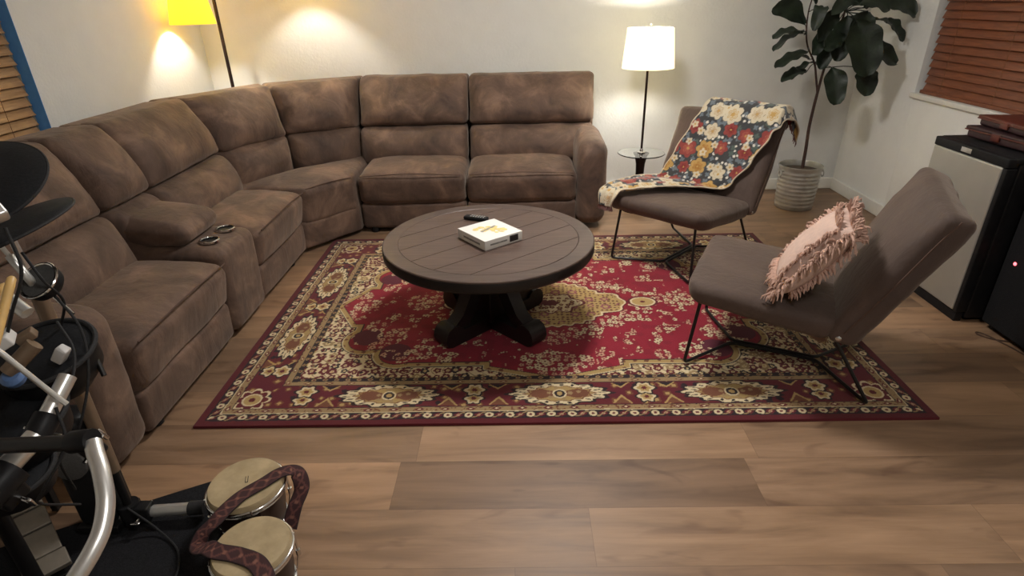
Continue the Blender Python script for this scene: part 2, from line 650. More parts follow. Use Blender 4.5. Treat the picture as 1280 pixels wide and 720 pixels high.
# ------------------------------------------------------------------ sectional sofa
SO = Vector((-0.9, 4.1, 0))
sofa = tag(empty('sectional_sofa', SO), 'large brown suede reclining sectional sofa curving around the corner', 'sofa')
FR, FL = 3.95, -1.40


def PR(s, q, z):
    return Vector((s, FR + q, z))


def PL_(s, q, z):
    return Vector((FL - q, s, z))


def quad_block(P, s0, s1, quad, r=0.05, n=(8, 5, 5), puff=None, wob=0.004, seed=0.0, mb=None, ws=6.0, fn=None, pw=(5.0, 3.0, 2.2)):
    """quad = [(q,z) front-bottom, front-top, back-top, back-bottom] swept from s0 to s1"""
    fb, ft, bt, bb = quad
    c = [P(s0, *fb), P(s1, *fb), P(s0, *bb), P(s1, *bb), P(s0, *ft), P(s1, *ft), P(s0, *bt), P(s1, *bt)]
    m = mb or MB()
    m.hexa(c, r=r, n=n, puff=puff, wob=wob, seed=seed, wscale=ws, fn=fn, pw=pw)
    return m


SEAT = [(0.008, 0.205), (-0.030, 0.43), (0.56, 0.45), (0.56, 0.205)]
BASE = [(0.02, 0.03), (0.012, 0.222), (0.80, 0.222), (0.80, 0.03)]
LUMB = [(0.37, 0.40), (0.445, 0.668), (0.66, 0.668), (0.60, 0.40)]
UPPR = [(0.460, 0.672), (0.625, 1.005), (0.76, 1.005), (0.70, 0.655)]
SHEL = [(0.62, 0.05), (0.70, 0.998), (0.86, 0.992), (0.86, 0.05)]


def seat(P, s0, s1, seed):
    m = quad_block(P, s0 + 0.004, s1 - 0.004, SEAT, r=0.055, n=(14, 12, 4), puff={'+z': 0.042, '-y': 0.012}, wob=0.006, pw=(4.0, 2.6, 3.0), seed=seed)
    o = m.build('seat_cushion', M_sofa, sofa, SO)
    t = MB().tube(smooth_path([P(s0 + 0.03, -0.028, 0.428), P((s0 + s1) / 2, -0.042, 0.446), P(s1 - 0.03, -0.028, 0.428)], 8), 0.0035, 8)
    t.build('seam', M_seam, o, SO)
    return o


def back(P, s0, s1, seed, top_s0=None, top_s1=None, quadL=LUMB, quadU=UPPR):
    lo_ = quad_block(P, s0 + 0.006, s1 - 0.006, quadL, r=0.045, n=(18, 4, 10), puff={'-y': 0.075}, wob=0.007, seed=seed)
    o = lo_.build('lumbar_cushion', M_sofa, sofa, SO)
    up = quad_block(P, s0 + 0.004, s1 - 0.004, quadU, r=0.036, n=(18, 4, 14), puff={'-y': 0.075}, wob=0.007, seed=seed + 5)
    u = up.build('back_cushion', M_sofa, sofa, SO)
    return o, u


def base(P, s0, s1):
    o = quad_block(P, s0 + 0.003, s1 - 0.003, BASE, r=0.03, n=(6, 4, 3), puff={'-y': 0.008}, wob=0.003).build('base_panel', M_sofa, sofa, SO)
    return o


def shell(P, s0, s1):
    return quad_block(P, s0, s1, SHEL, r=0.03, n=(4, 2, 6), wob=0.003).build('back_panel', M_sofa, sofa, SO)


# right run (two recliner seats and an arm)
for i, (a, b) in enumerate([(-1.13, -0.372), (-0.368, 0.405)]):
    seat(PR, a, b, 1 + i)
    base(PR, a, b if i == 0 else b)
back(PR, -1.185, -0.374, 11)
back(PR, -0.366, 0.565, 12)
shell(PR, -1.185, -0.371)
shell(PR, -0.368, 0.58)
# left run: recliner, console, armless recliner
seat(PL_, 1.745, 2.497, 3)
base(PL_, 1.745, 2.497)
seat(PL_, 2.873, 3.60, 4)
base(PL_, 2.873, 3.60)
back(PL_, 1.56, 2.497, 13)
back(PL_, 2.503, 2.867, 14)
back(PL_, 2.873, 3.66, 15)
shell(PL_, 1.56, 2.497)
shell(PL_, 2.497, 2.87)
shell(PL_, 2.87, 3.64)


# arms
def arm(P, s0, s1, seed):
    ARM = [(0.0, 0.03), (-0.01, 0.615), (0.62, 0.64), (0.64, 0.03)]
    m = quad_block(P, s0, s1, ARM, r=0.085, n=(5, 10, 8), puff={'+z': 0.02, '-y': 0.01}, wob=0.005, seed=seed)
    o = m.build('armrest', M_sofa, sofa, SO)
    for s in (s0 + 0.012, s1 - 0.012):
        pth = [P(s, 0.006, 0.08), P(s, -0.006, 0.4), P(s, -0.002, 0.55), P(s, 0.03, 0.60), P(s, 0.10, 0.628), P(s, 0.5, 0.635)]
    return o


arm(PR, 0.402, 0.615, 21)
arm(PL_, 1.505, 1.748, 22)

# console with lid and two cup holders
CON = [(0.0, 0.03), (-0.01, 0.470), (0.60, 0.49), (0.62, 0.03)]
con = quad_block(PL_, 2.503, 2.867, CON, r=0.05, n=(6, 10, 6), puff={'+z': 0.012}, wob=0.002, seed=30).build('console', M_sofa, sofa, SO)
LID = [(0.175, 0.482), (0.150, 0.580), (0.58, 0.630), (0.58, 0.49)]
quad_block(PL_, 2.515, 2.855, LID, r=0.045, n=(6, 10, 3), puff={'+z': 0.025, '-y': 0.02}, wob=0.003, seed=31).build('console_lid', M_sofa, con, SO)
for s, q in ((2.605, 0.092), (2.765, 0.088)):
    c = PL_(s, q, 0.489)
    M = Matrix.Translation(c)
    cup = MB().lathe([(0.047, -0.002), (0.047, 0.006), (0.044, 0.009), (0.0395, 0.009), (0.037, 0.005), (0.0365, -0.001)], 40, M, caps=False)
    co = cup.build('cup_holder', M_chrome, con, SO)
    MB().lathe([(0.0368, 0.0045), (0.036, -0.001), (0.001, -0.001)], 32, M, caps=False).build('cup_well', M_black, co, SO)

# corner wedge: plan given by four corners at the seat and five at the back
def wedge_hexa(plan_lo, plan_hi, z_lo, z_hi, **kw):
    """plan = FL, FR, RL, RR"""
    c = [(*p, z) for p, z in zip(plan_lo, z_lo)] + [(*p, z) for p, z in zip(plan_hi, z_hi)]
    return MB().hexa(c, **kw)


ws = wedge_hexa([(-1.40, 3.606), (-1.137, 3.935), (-1.98, 3.606), (-1.137, 4.52)], [(-1.365, 3.606), (-1.137, 3.905), (-1.98, 3.606), (-1.137, 4.52)],
                (0.19,) * 4, (0.435, 0.435, 0.455, 0.455), r=0.05, n=(12, 12, 4), puff={'+z': 0.035, '-y': 0.01, '+y': 0.02}, wob=0.006, seed=41)
wso = ws.build('seat_cushion', M_sofa, sofa, SO)
MB().tube(smooth_path([(-1.375, 3.63, 0.432), (-1.255, 3.76, 0.442), (-1.15, 3.895, 0.432)], 8), 0.0035, 8).build('seam', M_seam, wso, SO)
wedge_hexa([(-1.41, 3.604), (-1.135, 3.95), (-2.1, 3.604), (-1.135, 4.6)], [(-1.405, 3.604), (-1.135, 3.945), (-2.1, 3.604), (-1.135, 4.6)],
           (0.03,) * 4, (0.215,) * 4, r=0.03, n=(6, 6, 3), wob=0.003, seed=42).build('base_panel', M_sofa, sofa, SO)
# two angled backs
for k, (f0, f1, t0, t1, r0, r1, g0, g1) in enumerate([
        ((-1.80, 3.668), (-1.595, 4.10), (-2.01, 3.668), (-1.72, 4.235), (-2.17, 3.668), (-1.83, 4.34), (-2.06, 3.668), (-1.75, 4.28)),
        ((-1.585, 4.11), (-1.192, 4.345), (-1.71, 4.245), (-1.192, 4.565), (-1.82, 4.35), (-1.192, 4.71), (-1.74, 4.29), (-1.192, 4.62))]):
    mid = lambda a, b, t: (a[0] * (1 - t) + b[0] * t, a[1] * (1 - t) + b[1] * t)
    m0, m1 = mid(f0, t0, 0.18), mid(f1, t1, 0.18)
    wedge_hexa([f0, f1, g0, g1], [m0, m1, g0, g1], (0.40,) * 4, (0.680,) * 4, r=0.045, n=(18, 4, 10), puff={'-y': 0.075}, wob=0.007, pw=(5.0, 3.0, 2.2), seed=51 + k).build('lumbar_cushion', M_sofa, sofa, SO)
    wedge_hexa([m0, m1, g0, g1], [t0, t1, r0, r1], (0.675,) * 2 + (0.655,) * 2, (1.0,) * 4, r=0.036, n=(18, 4, 14), puff={'-y': 0.075}, wob=0.010, pw=(5.0, 3.0, 2.2), seed=61 + k).build('back_cushion', M_sofa, sofa, SO)
for k, (a, b, c, d) in enumerate([((-2.11, 3.645), (-1.78, 4.30), (-2.265, 3.645), (-1.87, 4.44)), ((-1.78, 4.30), (-1.19, 4.67), (-1.87, 4.44), (-1.19, 4.81))]):
    wedge_hexa([a, b, c, d], [a, b, c, d], (0.05,) * 4, (0.996,) * 4, r=0.03, n=(4, 2, 6), wob=0.003).build('back_panel', M_sofa, sofa, SO)
# plastic feet
for x, y in [(-1.05, 4.0), (0.30, 4.0), (0.30, 4.7), (-1.05, 4.7), (-1.47, 1.85), (-1.47, 3.4), (-2.15, 1.85), (-2.15, 3.4)]:
    MB().lathe([(0.022, 0), (0.028, 0.005), (0.028, 0.04)], 16, Matrix.Translation((x, y, 0))).build('foot', M_black, sofa, SO)

# ------------------------------------------------------------------ rug
HX, HY = 1.4625, 1.0
RUGC = (0.157, 2.815)


def vnoise(x, y, sc, seed):
    """value noise 0..1"""
    x = x * sc
    y = y * sc
    xi = np.floor(x).astype(np.int64)
    yi = np.floor(y).astype(np.int64)
    fx = x - xi
    fy = y - yi
    fx = fx * fx * (3 - 2 * fx)
    fy = fy * fy * (3 - 2 * fy)
    h = lambda a, b: hsh(a, b, seed)
    return (h(xi, yi) * (1 - fx) + h(xi + 1, yi) * fx) * (1 - fy) + (h(xi, yi + 1) * (1 - fx) + h(xi + 1, yi + 1) * fx) * fy


def hsh(a, b, seed):
    v = np.sin(a * 127.1 + b * 311.7 + seed * 74.7) * 43758.5453
    return v - np.floor(v)


def florets(x, y, cell, seed, rad=0.46, petals=5, jit=0.25, amp=0.3):
    """nearest jittered flower: relative radius (1 = petal edge), id hash, angle"""
    best = np.full(x.shape, 9.0)
    bid = np.zeros(x.shape)
    ci = np.floor(x / cell)
    cj = np.floor(y / cell)
    for di in (-1, 0, 1):
        for dj in (-1, 0, 1):
            a = ci + di
            b = cj + dj
            h1 = hsh(a, b, seed)
            h2 = hsh(a, b, seed + 9)
            h3 = hsh(a, b, seed + 17)
            cx = (a + 0.5 + (h1 - 0.5) * 2 * jit) * cell
            cy = (b + 0.5 + (h2 - 0.5) * 2 * jit) * cell
            dx = x - cx
            dy = y - cy
            r = np.hypot(dx, dy)
            th = np.arctan2(dy, dx)
            R = cell * rad * (0.75 + 0.45 * h3) * (1 - amp + amp * np.abs(np.cos(th * petals / 2 + h1 * 6)))
            q = r / np.maximum(R, 1e-6)
            sel = q < best
            best = np.where(sel, q, best)
            bid = np.where(sel, h3 * 0.5 + h1 * 0.5, bid)
    return best, bid


def L(*c):
    return np.array(srgb(*c)[:3])


C_RED, C_MAROON, C_NAVY = L(146, 12, 42), L(100, 18, 30), L(34, 18, 26)
C_CREAM, C_TAN, C_GOLD, C_BROWN, C_PINK = L(224, 206, 166), L(160, 134, 94), L(186, 156, 98), L(118, 70, 46), L(206, 160, 132)
C_EDGE, C_PLUM = L(92, 10, 24), L(92, 22, 44)


def put(col, mask, c):
    m = mask.astype(float)[..., None] if mask.ndim == 2 else mask[..., None]
    col[...] = col * (1 - m) + np.asarray(c) * m


def rug_colors(X, Y):
    ax, ay = np.abs(X), np.abs(Y)
    dX, dY = HX - ax, HY - ay
    d = np.minimum(dX, dY)
    horiz = dY < dX
    p = np.where(horiz, X, Y)          # along the border
    w = d                              # inwards
    col = np.zeros(X.shape + (3,))
    col[...] = C_EDGE
    wn = vnoise(X, Y, 60, 3) * 0.004 - 0.002
    w = w + wn
    # outer guard: dark with small blossoms
    put(col, (w > 0.030), C_NAVY)
    per = 0.083
    q = (p / per) % 1.0 - 0.5
    g = np.hypot(q * per, (w - 0.053) * 1.1)
    put(col, (w > 0.03) & (g < 0.017), C_CREAM)
    put(col, (w > 0.03) & (g < 0.007), C_MAROON)
    q2 = ((p / per) + 0.5) % 1.0 - 0.5
    g2 = np.abs(q2 * per) * 0.75 + np.abs(w - 0.053)
    put(col, (w > 0.03) & (g2 < 0.016), C_MAROON)
    put(col, (w > 0.03) & (g2 < 0.007), C_PINK)
    vine = np.abs((w - 0.053) - 0.014 * np.sin(p / per * 2 * PI)) < 0.0035
    put(col, (w > 0.032) & vine & (g > 0.02), C_TAN)
    # tan guard
    put(col, w > 0.076, C_TAN)
    q = (p / 0.105) % 1.0 - 0.5
    dm = np.abs(q * 0.105) * 0.55 + np.abs(w - 0.093)
    put(col, (w > 0.08) & (w < 0.108) & (dm < 0.012), C_MAROON)
    put(col, (w > 0.08) & (w < 0.108) & (dm < 0.005), C_CREAM)
    tt = vnoise(p, w, 130, 5)
    put(col, (w > 0.08) & (w < 0.108) & (tt > 0.72) & (dm > 0.015), C_BROWN)
    put(col, (w > 0.074) & (w < 0.0785), C_CREAM)
    put(col, (w > 0.106) & (w < 0.1105), C_NAVY)
    # main border
    main = w > 0.1105
    put(col, main, C_MAROON)
    put(col, main & (vnoise(X, Y, 9, 11) > 0.62), L(98, 16, 34))
    wc = 0.187
    fl, fid = florets(p, w, 0.052, 21, rad=0.36, petals=4)
    put(col, main & (fl < 1) & (fid > 0.45), C_BROWN)
    put(col, main & (fl < 0.5) & (fid > 0.45), C_GOLD)
    put(col, main & (fl < 1) & (fid < 0.2), C_NAVY)
    cl, cp = np.full(p.shape, 9.0), np.zeros(p.shape)
    meds = [(-0.72, 1), (0.0, 1), (0.72, 1)], [(-0.31, 0), (0.31, 0)]
    side_len = {True: [-0.72, 0.0, 0.72], False: [-0.31, 0.31]}
    # triangles flanking
    for hz, cents in side_len.items():
        for c in cents:
            for sg in (-1, 1):
                for off, top in ((0.255, 0), (0.262, 1)):
                    pp = np.abs(p - (c + sg * off))
                    ww = (w - 0.115) if top == 0 else (0.258 - w)
                    tri = (horiz == hz) & (ww > 0) & (pp < (0.042 - ww * (0.7 if top == 0 else 1.1)))
                    put(col, tri, C_GOLD)
                    tri2 = (horiz == hz) & (ww > 0) & (pp < (0.034 - ww * (0.8 if top == 0 else 1.3)))
                    put(col, tri2, C_BROWN if top == 0 else C_NAVY)
    # twin roundels between
    for hz, cents in {True: [-1.08, -0.36, 0.36, 1.08], False: [-0.62, 0.0, 0.62]}.items():
        for c in cents:
            for off, rr, rw in ((-0.026, 0.030, 0.028), (0.032, 0.034, 0.030)):
                th = np.arctan2(w - wc - off, p - c)
                e = np.hypot((p - c) / rr, (w - wc - off) / rw) / (1 + 0.16 * np.cos(6 * th))
                m = (horiz == hz)
                put(col, m & (e < 1.45), C_NAVY)
                put(col, m & (e < 1.15), C_CREAM)
                put(col, m & (e < 0.78), C_GOLD)
                put(col, m & (e < 0.35), C_MAROON)
    # long medallions
    for hz, cents in side_len.items():
        for c in cents:
            m = (horiz == hz)
            px, py = (p - c) / 0.185, (w - wc) / 0.067
            th = np.arctan2(py, px)
            e = (np.abs(px) ** 1.7 + np.abs(py) ** 1.7) ** (1 / 1.7) / (1 + 0.07 * np.cos(14 * th))
            put(col, m & (e < 1.2), C_NAVY)
            put(col, m & (e < 1.08), C_CREAM)
            ring = (np.sin(22 * th) > 0.55) & (e > 0.86)
            put(col, m & ring & (e < 1.02), C_NAVY)
            put(col, m & (e < 0.80), C_BROWN)
            put(col, m & (e < 0.74), C_GOLD * 0.85)
            arm_ = (np.abs(np.abs(px) - 0.42) < 0.26) & (np.abs(py) < 0.52 - np.abs(np.abs(px) - 0.42))
            put(col, m & arm_ & (e < 0.72), C_BROWN)
            f2, i2 = florets(p - c, w, 0.03, 33, rad=0.33)
            put(col, m & (f2 < 1) & (e < 0.7) & (i2 > 0.55), C_TAN)
            r0 = np.hypot((p - c), (w - wc))
            put(col, m & (r0 < 0.030), C_CREAM)
            put(col, m & (r0 < 0.023), C_NAVY)
            put(col, m & (r0 < 0.012), C_GOLD)
    # corner flower
    cx, cy = ax - (HX - 0.168), ay - (HY - 0.168)
    th = np.arctan2(cy, cx)
    rr = np.hypot(cx, cy)
    rad = 0.072 * (0.72 + 0.28 * np.abs(np.cos(4 * th)))
    inb = (w > 0.11) & (w < 0.265)
    put(col, inb & (rr < rad * 1.12), C_CREAM)
    put(col, inb & (rr < rad * 0.95) & (rr > 0.042), C_MAROON)
    put(col, inb & (rr < 0.042), C_CREAM)
    put(col, inb & (rr < 0.034), C_GOLD)
    put(col, inb & (rr < 0.014), C_MAROON)
    # inner guards
    put(col, w > 0.262, C_NAVY)
    put(col, w > 0.266, C_TAN)
    dm = np.abs(((p / 0.095) % 1 - 0.5) * 0.095) * 0.5 + np.abs(w - 0.279)
    put(col, (w > 0.268) & (dm < 0.010), C_BROWN)
    put(col, (w > 0.268) & (dm < 0.004), C_CREAM)
    put(col, w > 0.292, C_NAVY)
    q = (p / 0.05) % 1.0 - 0.5
    g = np.hypot(q * 0.05, (w - 0.304) * 1.3)
    put(col, (w > 0.292) & (g < 0.011), C_TAN)
    put(col, (w > 0.292) & (g < 0.005), C_MAROON)
    # ivory ground with dense flowers
    iv = w > 0.316
    put(col, iv, C_CREAM)
    put(col, iv & (w < 0.322), C_GOLD)
    xs = X + (vnoise(X, Y, 18, 2) - 0.5) * 0.02
    ys = Y + (vnoise(X, Y, 18, 4) - 0.5) * 0.02
    v1 = np.abs(np.sin(xs * 58 + 1.3 * np.sin(ys * 47))) < 0.13
    put(col, iv & v1, C_TAN * 0.6)
    f, i = florets(xs, ys, 0.047, 41, rad=0.50, petals=5, jit=0.22)
    put(col, iv & (f < 1.0) & (i < 0.35), C_NAVY)
    put(col, iv & (f < 1.0) & (i >= 0.35) & (i < 0.72), C_MAROON)
    put(col, iv & (f < 1.0) & (i >= 0.72), C_TAN)
    put(col, iv & (f < 0.42), C_CREAM)
    put(col, iv & (f < 0.26), C_GOLD)
    f, i = florets(xs + 0.02, ys + 0.03, 0.031, 47, rad=0.30, petals=4)
    put(col, iv & (f < 1) & (i > 0.62), C_MAROON)
    put(col, iv & (f < 1) & (i < 0.28), C_NAVY)

    # crimson field: union of stepped, lobed shapes
    def bx(hx, hy):
        return np.maximum(ax - hx, ay - hy)

    def ci(cx, cy, r):
        return np.hypot(ax - cx, ay - cy) - r
    sd = bx(0.70, 0.565)
    for o in (bx(0.28, 0.60), ax * 0.28 + ay * 0.96 - 0.664, bx(0.86, 0.46), bx(0.975, 0.30), bx(1.06, 0.20), ax * 0.95 + ay * 0.62 - 1.09,
              ci(0.735, 0.485, 0.092), ci(0.905, 0.36, 0.098)):
        if o is not None:
            sd = np.minimum(sd, o)
    # the two slanted tips only reach the guard bands
    tipY = np.maximum(ax * 0.28 + ay * 0.96 - 0.664, ax - 0.30)
    tipX = np.maximum(ax * 0.95 + ay * 0.55 - 1.07, ay - 0.20)
    sd = bx(0.70, 0.565)
    for o in (bx(0.29, 0.60), tipY, bx(0.86, 0.45), bx(0.965, 0.29), tipX, ci(0.735, 0.485, 0.092), ci(0.905, 0.36, 0.098)):
        sd = np.minimum(sd, o)
    inn = w > 0.316
    band = inn & (sd < 0.034)
    put(col, inn & (sd < 0.039), C_NAVY)
    put(col, band, C_GOLD * 0.92)
    f, i = florets(X, Y, 0.055, 55, rad=0.2, petals=4, jit=0.1)
    put(col, band & (sd > 0.006) & (f < 1), C_BROWN)
    put(col, band & (sd > 0.029), C_CREAM)
    put(col, inn & (sd < 0.004), C_NAVY)
    fld = inn & (sd < 0.0)
    put(col, fld, C_RED)
    put(col, fld & (vnoise(X, Y, 26, 13) > 0.6), C_RED * 0.86)
    # plum lobes in the corners of the field
    lob = np.minimum(np.hypot(ax - 0.755, ay - 0.475), np.hypot(ax - 0.915, ay - 0.335))
    put(col, fld & (lob < 0.075), C_PLUM)
    # clusters of small blossoms
    cl = [(0.70, 0.03, 0.10), (0.58, 0.05, 0.07), (0.83, -0.13, 0.045), (0.99, 0.0, 0.09), (1.03, 0.12, 0.05),
          (0.90, 0.22, 0.06), (0.80, 0.33, 0.08), (0.64, 0.48, 0.07), (0.50, 0.52, 0.045), (0.86, 0.42, 0.05), (0.72, 0.52, 0.05),
          (0.0, 0.585, 0.12), (0.11, 0.57, 0.07), (0.50, 0.09, 0.05), (0.41, 0.15, 0.065), (0.31, 0.21, 0.07), (0.20, 0.28, 0.07), (0.10, 0.32, 0.065), (0.0, 0.36, 0.08),
          (0.55, 0.30, 0.045), (0.36, 0.40, 0.035)]
    cm = np.zeros(X.shape)
    for (a, b, r) in cl:
        if b == 0.03 or b == 0.05 or b < 0:
            r_ = np.hypot(ax - a, Y - b)
        else:
            r_ = np.hypot(ax - a, ay - b)
        cm = np.maximum(cm, 1 - r_ / r)
    cm = cm + (vnoise(X, Y, 30, 19) - 0.5) * 0.35
    f, i = florets(X, Y, 0.034, 61, rad=0.50, petals=5, jit=0.3, amp=0.45)
    sp = fld & (cm > 0.08)
    put(col, sp & (f < 1.15), C_MAROON)
    put(col, sp & (f < 0.95) & (i < 0.75), C_PINK)
    put(col, sp & (f < 0.95) & (i >= 0.5), C_CREAM * 0.95)
    put(col, sp & (f < 0.33), C_MAROON)
    # small pendants left and right of the medallion
    pe = np.hypot((ax - 0.505) / 0.055, Y / 0.042)
    put(col, fld & (pe < 1.5), C_MAROON)
    put(col, fld & (pe < 1.25), C_CREAM)
    put(col, fld & (pe < 1.05), C_GOLD)
    put(col, fld & (pe < 0.25), C_MAROON)
    # central medallion
    me_ = np.hypot(X / 0.30, Y / 0.245) - 1
    me_ = np.minimum(me_ * 0.25, np.hypot(ax - 0.285, Y) - 0.112)
    th = np.arctan2(Y, X)
    me_ = me_ - 0.008 * np.cos(26 * th)
    put(col, fld & (me_ < 0.018), C_MAROON)
    put(col, fld & (me_ < 0.010), C_CREAM)
    put(col, fld & (me_ < 0.0), C_GOLD)
    f, i = florets(X, Y, 0.024, 71, rad=0.34, petals=4, jit=0.15)
    put(col, fld & (me_ < -0.006) & (f < 1) & (i > 0.2), C_BROWN * 0.8)
    f, i = florets(X, Y, 0.085, 73, rad=0.30, petals=6, jit=0.1)
    put(col, fld & (me_ < -0.02) & (f < 1) & (i > 0.45), L(150, 84, 90))
    put(col, fld & (me_ < -0.02) & (f < 0.5) & (i > 0.45), C_GOLD)
    ce = np.hypot(X / 0.16, Y / 0.10) / (1 + 0.12 * np.cos(8 * th))
    put(col, fld & (ce < 1.1), C_MAROON)
    put(col, fld & (ce < 1.0), C_CREAM)
    f, i = florets(X, Y, 0.036, 79, rad=0.42, petals=5)
    put(col, fld & (ce < 0.95) & (f < 1), C_MAROON)
    put(col, fld & (ce < 0.95) & (f < 0.4), C_GOLD)
    put(col, fld & (ce < 0.32), C_MAROON)
    return col


def big_grid(name, PX, PY, PZ, mat):
    ny, nx = PX.shape
    me = bpy.data.meshes.new(name)
    me.vertices.add(nx * ny)
    co = np.stack([PX, PY, PZ], -1).astype(np.float32).ravel()
    me.vertices.foreach_set('co', co)
    i = np.arange((ny - 1) * nx).reshape(ny - 1, nx)[:, :-1].ravel()
    q = np.stack([i, i + 1, i + nx + 1, i + nx], -1).astype(np.int32)
    nf = len(q)
    me.loops.add(nf * 4)
    me.loops.foreach_set('vertex_index', q.ravel())
    me.polygons.add(nf)
    me.polygons.foreach_set('loop_start', np.arange(0, nf * 4, 4, dtype=np.int32))
    me.polygons.foreach_set('loop_total', np.full(nf, 4, np.int32))
    me.polygons.foreach_set('use_smooth', np.ones(nf, bool))
    me.update()
    me.validate()
    me.materials.append(mat)
    o = bpy.data.objects.new(name, me)
    COL.objects.link(o)
    return o


nx_, ny_ = 836, 576
gx = np.concatenate([[-HX], np.linspace(-HX, HX, nx_), [HX]])
gy = np.concatenate([[-HY], np.linspace(-HY, HY, ny_), [HY]])
GX, GY = np.meshgrid(gx, gy)
GZ = np.full(GX.shape, 0.011)
GZ[0, :] = GZ[-1, :] = 0.0
GZ[:, 0] = GZ[:, -1] = 0.0
GZ[1:-1, 1:-1] += (vnoise(GX[1:-1, 1:-1], GY[1:-1, 1:-1], 7, 1) - 0.5) * 0.002
M_rug = attr_mat('rug_pile', 'pattern', 0.95, 0.35, 320)
rug = big_grid('area_rug', GX, GY, GZ, M_rug)
rug.location = (*RUGC, 0.0)
set_colors(rug, 'pattern', rug_colors(GX, GY).reshape(-1, 3).astype(np.float32))
tag(rug, 'crimson Persian-style area rug with ivory and gold floral borders on the oak floor', 'rug')


# ------------------------------------------------------------------ coffee table
def dark_wood(name, a, b, rough=0.42, rot=0.0):
    g = N(name)
    v = g.coords((2.0, 26, 26), (0, 0, rot))
    n1 = g.noise(v, 2.2, 5, 0.6, 0.5)
    n2 = g.noise(g.coords((1, 1, 1)), 5, 3, 0.5)
    c = g.ramp(n1, [(0.3, a), (0.7, b)])
    c = g.mix(g.math('MULTIPLY', n2, 0.4), c, a)
    return g.out(Base_Color=c, Roughness=rough, Normal=g.bump(n1, 0.15, 0.003))


PLANK_A = math.radians(40)
M_tabletop = dark_wood('weathered_dark_top', srgb(74, 59, 52), srgb(104, 85, 76), 0.33, -PLANK_A)
M_tabler = dark_wood('weathered_dark_rim', srgb(70, 57, 51), srgb(98, 81, 73), 0.30)
M_tablebase = dark_wood('black_stained_base', srgb(20, 17, 17), srgb(31, 26, 26), 0.36)
TC = (-0.150, 2.615, 0.0)
table = tag(empty('coffee_table', (TC[0], TC[1], 0.012)), 'round dark-wood coffee table with crossed pedestal base on the rug', 'coffee table')
TZ, TR = 0.468, 0.505
rim = MB().lathe([(0.43, TZ - 0.02), (0.43, TZ - 0.0015), (0.432, TZ), (TR - 0.006, TZ), (TR - 0.002, TZ - 0.003), (TR - 0.002, TZ - 0.009), (0.47, TZ - 0.010), (0.43, TZ - 0.02)], 96, caps=False)
top = rim.build('tabletop', M_tabler, table, angle=14)
MB().lathe([(0.10, TZ - 0.03), (0.44, TZ - 0.022), (0.47, TZ - 0.0105), (TR - 0.001, TZ - 0.0085), (TR, TZ - 0.011), (TR, TZ - 0.046), (TR - 0.005, TZ - 0.055), (TR - 0.02, TZ - 0.057), (0.10, TZ - 0.057), (0.10, TZ - 0.03)], 96, caps=False).build('table_edge', M_tablebase, top, angle=25)
pl = MB()
Rm = Matrix.Rotation(PLANK_A, 4, 'Z')
edges = [-0.43 + 0.86 * i / 6 for i in range(7)]
for i in range(6):
    y0, y1 = edges[i] + 0.0016, edges[i + 1] - 0.0016
    rad = 0.4285
    pts = []
    K = 12
    for k in range(K + 1):
        y = y0 + (y1 - y0) * k / K
        pts.append((math.sqrt(max(0, rad * rad - y * y)), y))
    for k in range(K, -1, -1):
        y = y0 + (y1 - y0) * k / K
        pts.append((-math.sqrt(max(0, rad * rad - y * y)) - 1e-4, y))
    pl.prism(pts, Rm, TZ - 0.02, TZ - 0.0006)
pl.build('plank_inlay', M_tabletop, top)
colm = MB()
colm.box((-0.075, -0.075, 0.05), (0.075, 0.075, 0.40), 0.006, M=Matrix.Rotation(PI / 4, 4, 'Z'))
colm.build('column', M_tablebase, table)
MB().box((-0.23, -0.045, 0.375), (0.23, 0.045, 0.413), 0.006, M=Matrix.Rotation(PI / 4, 4, 'Z')).box((-0.045, -0.23, 0.376), (0.045, 0.23, 0.412), 0.006, M=Matrix.Rotation(PI / 4, 4, 'Z')).build('top_support', M_tablebase, table)
for k in range(4):
    a = PI / 4 + k * PI / 2
    M = frame((0, 0, 0), (math.cos(a), math.sin(a), 0), (0, 0, 1), (math.sin(a), -math.cos(a), 0))
    m = MB()
    foot = [(0.04, 0.0), (0.30, 0.0), (0.325, 0.012), (0.335, 0.04), (0.33, 0.068), (0.315, 0.092), (0.285, 0.105), (0.25, 0.098), (0.232, 0.082), (0.225, 0.07), (0.04, 0.07)]
    m.prism(foot, M, -0.05, 0.05)
    m.build('foot', M_tablebase, table)
    b = MB()
    brace = [(0.235, 0.07), (0.262, 0.10), (0.215, 0.135), (0.155, 0.235), (0.125, 0.33), (0.115, 0.378), (0.055, 0.378), (0.066, 0.30), (0.095, 0.20), (0.15, 0.11), (0.19, 0.07)]
    b.prism(brace, M, -0.036, 0.036)
    b.build('brace', M_tablebase, table)

TTOP = TZ + 0.012
# game box
bx_c = (-0.142, 2.590)
ang = math.atan2(0.575, 0.72)
boxo = tag(empty('game_box', (*bx_c, TTOP), math.radians(38)), 'shallow white illustrated game box lying on the round coffee table', 'box')
M_card = plain('white_card', srgb(226, 224, 218), 0.5, var=0.03)
M_print_y = plain('yellow_print', srgb(222, 200, 130), 0.5, var=0.25, scale=60)
M_print_g = plain('grey_print', srgb(140, 138, 134), 0.5, var=0.3, scale=90)
M_print_k = plain('dark_print', srgb(40, 34, 34), 0.5, var=0.4, scale=120)
BW, BD, BH = 0.215, 0.225, 0.048
lidb = MB().box((-BW / 2, -BD / 2, 0.003), (BW / 2, BD / 2, BH), 0.002).build('box_lid', M_card, boxo)
MB().box((-BW / 2 + 0.003, -BD / 2 + 0.003, 0), (BW / 2 - 0.003, BD / 2 - 0.003, 0.02), 0.001).build('box_tray', M_card, boxo)
pr = MB()
rb = random.Random(4)
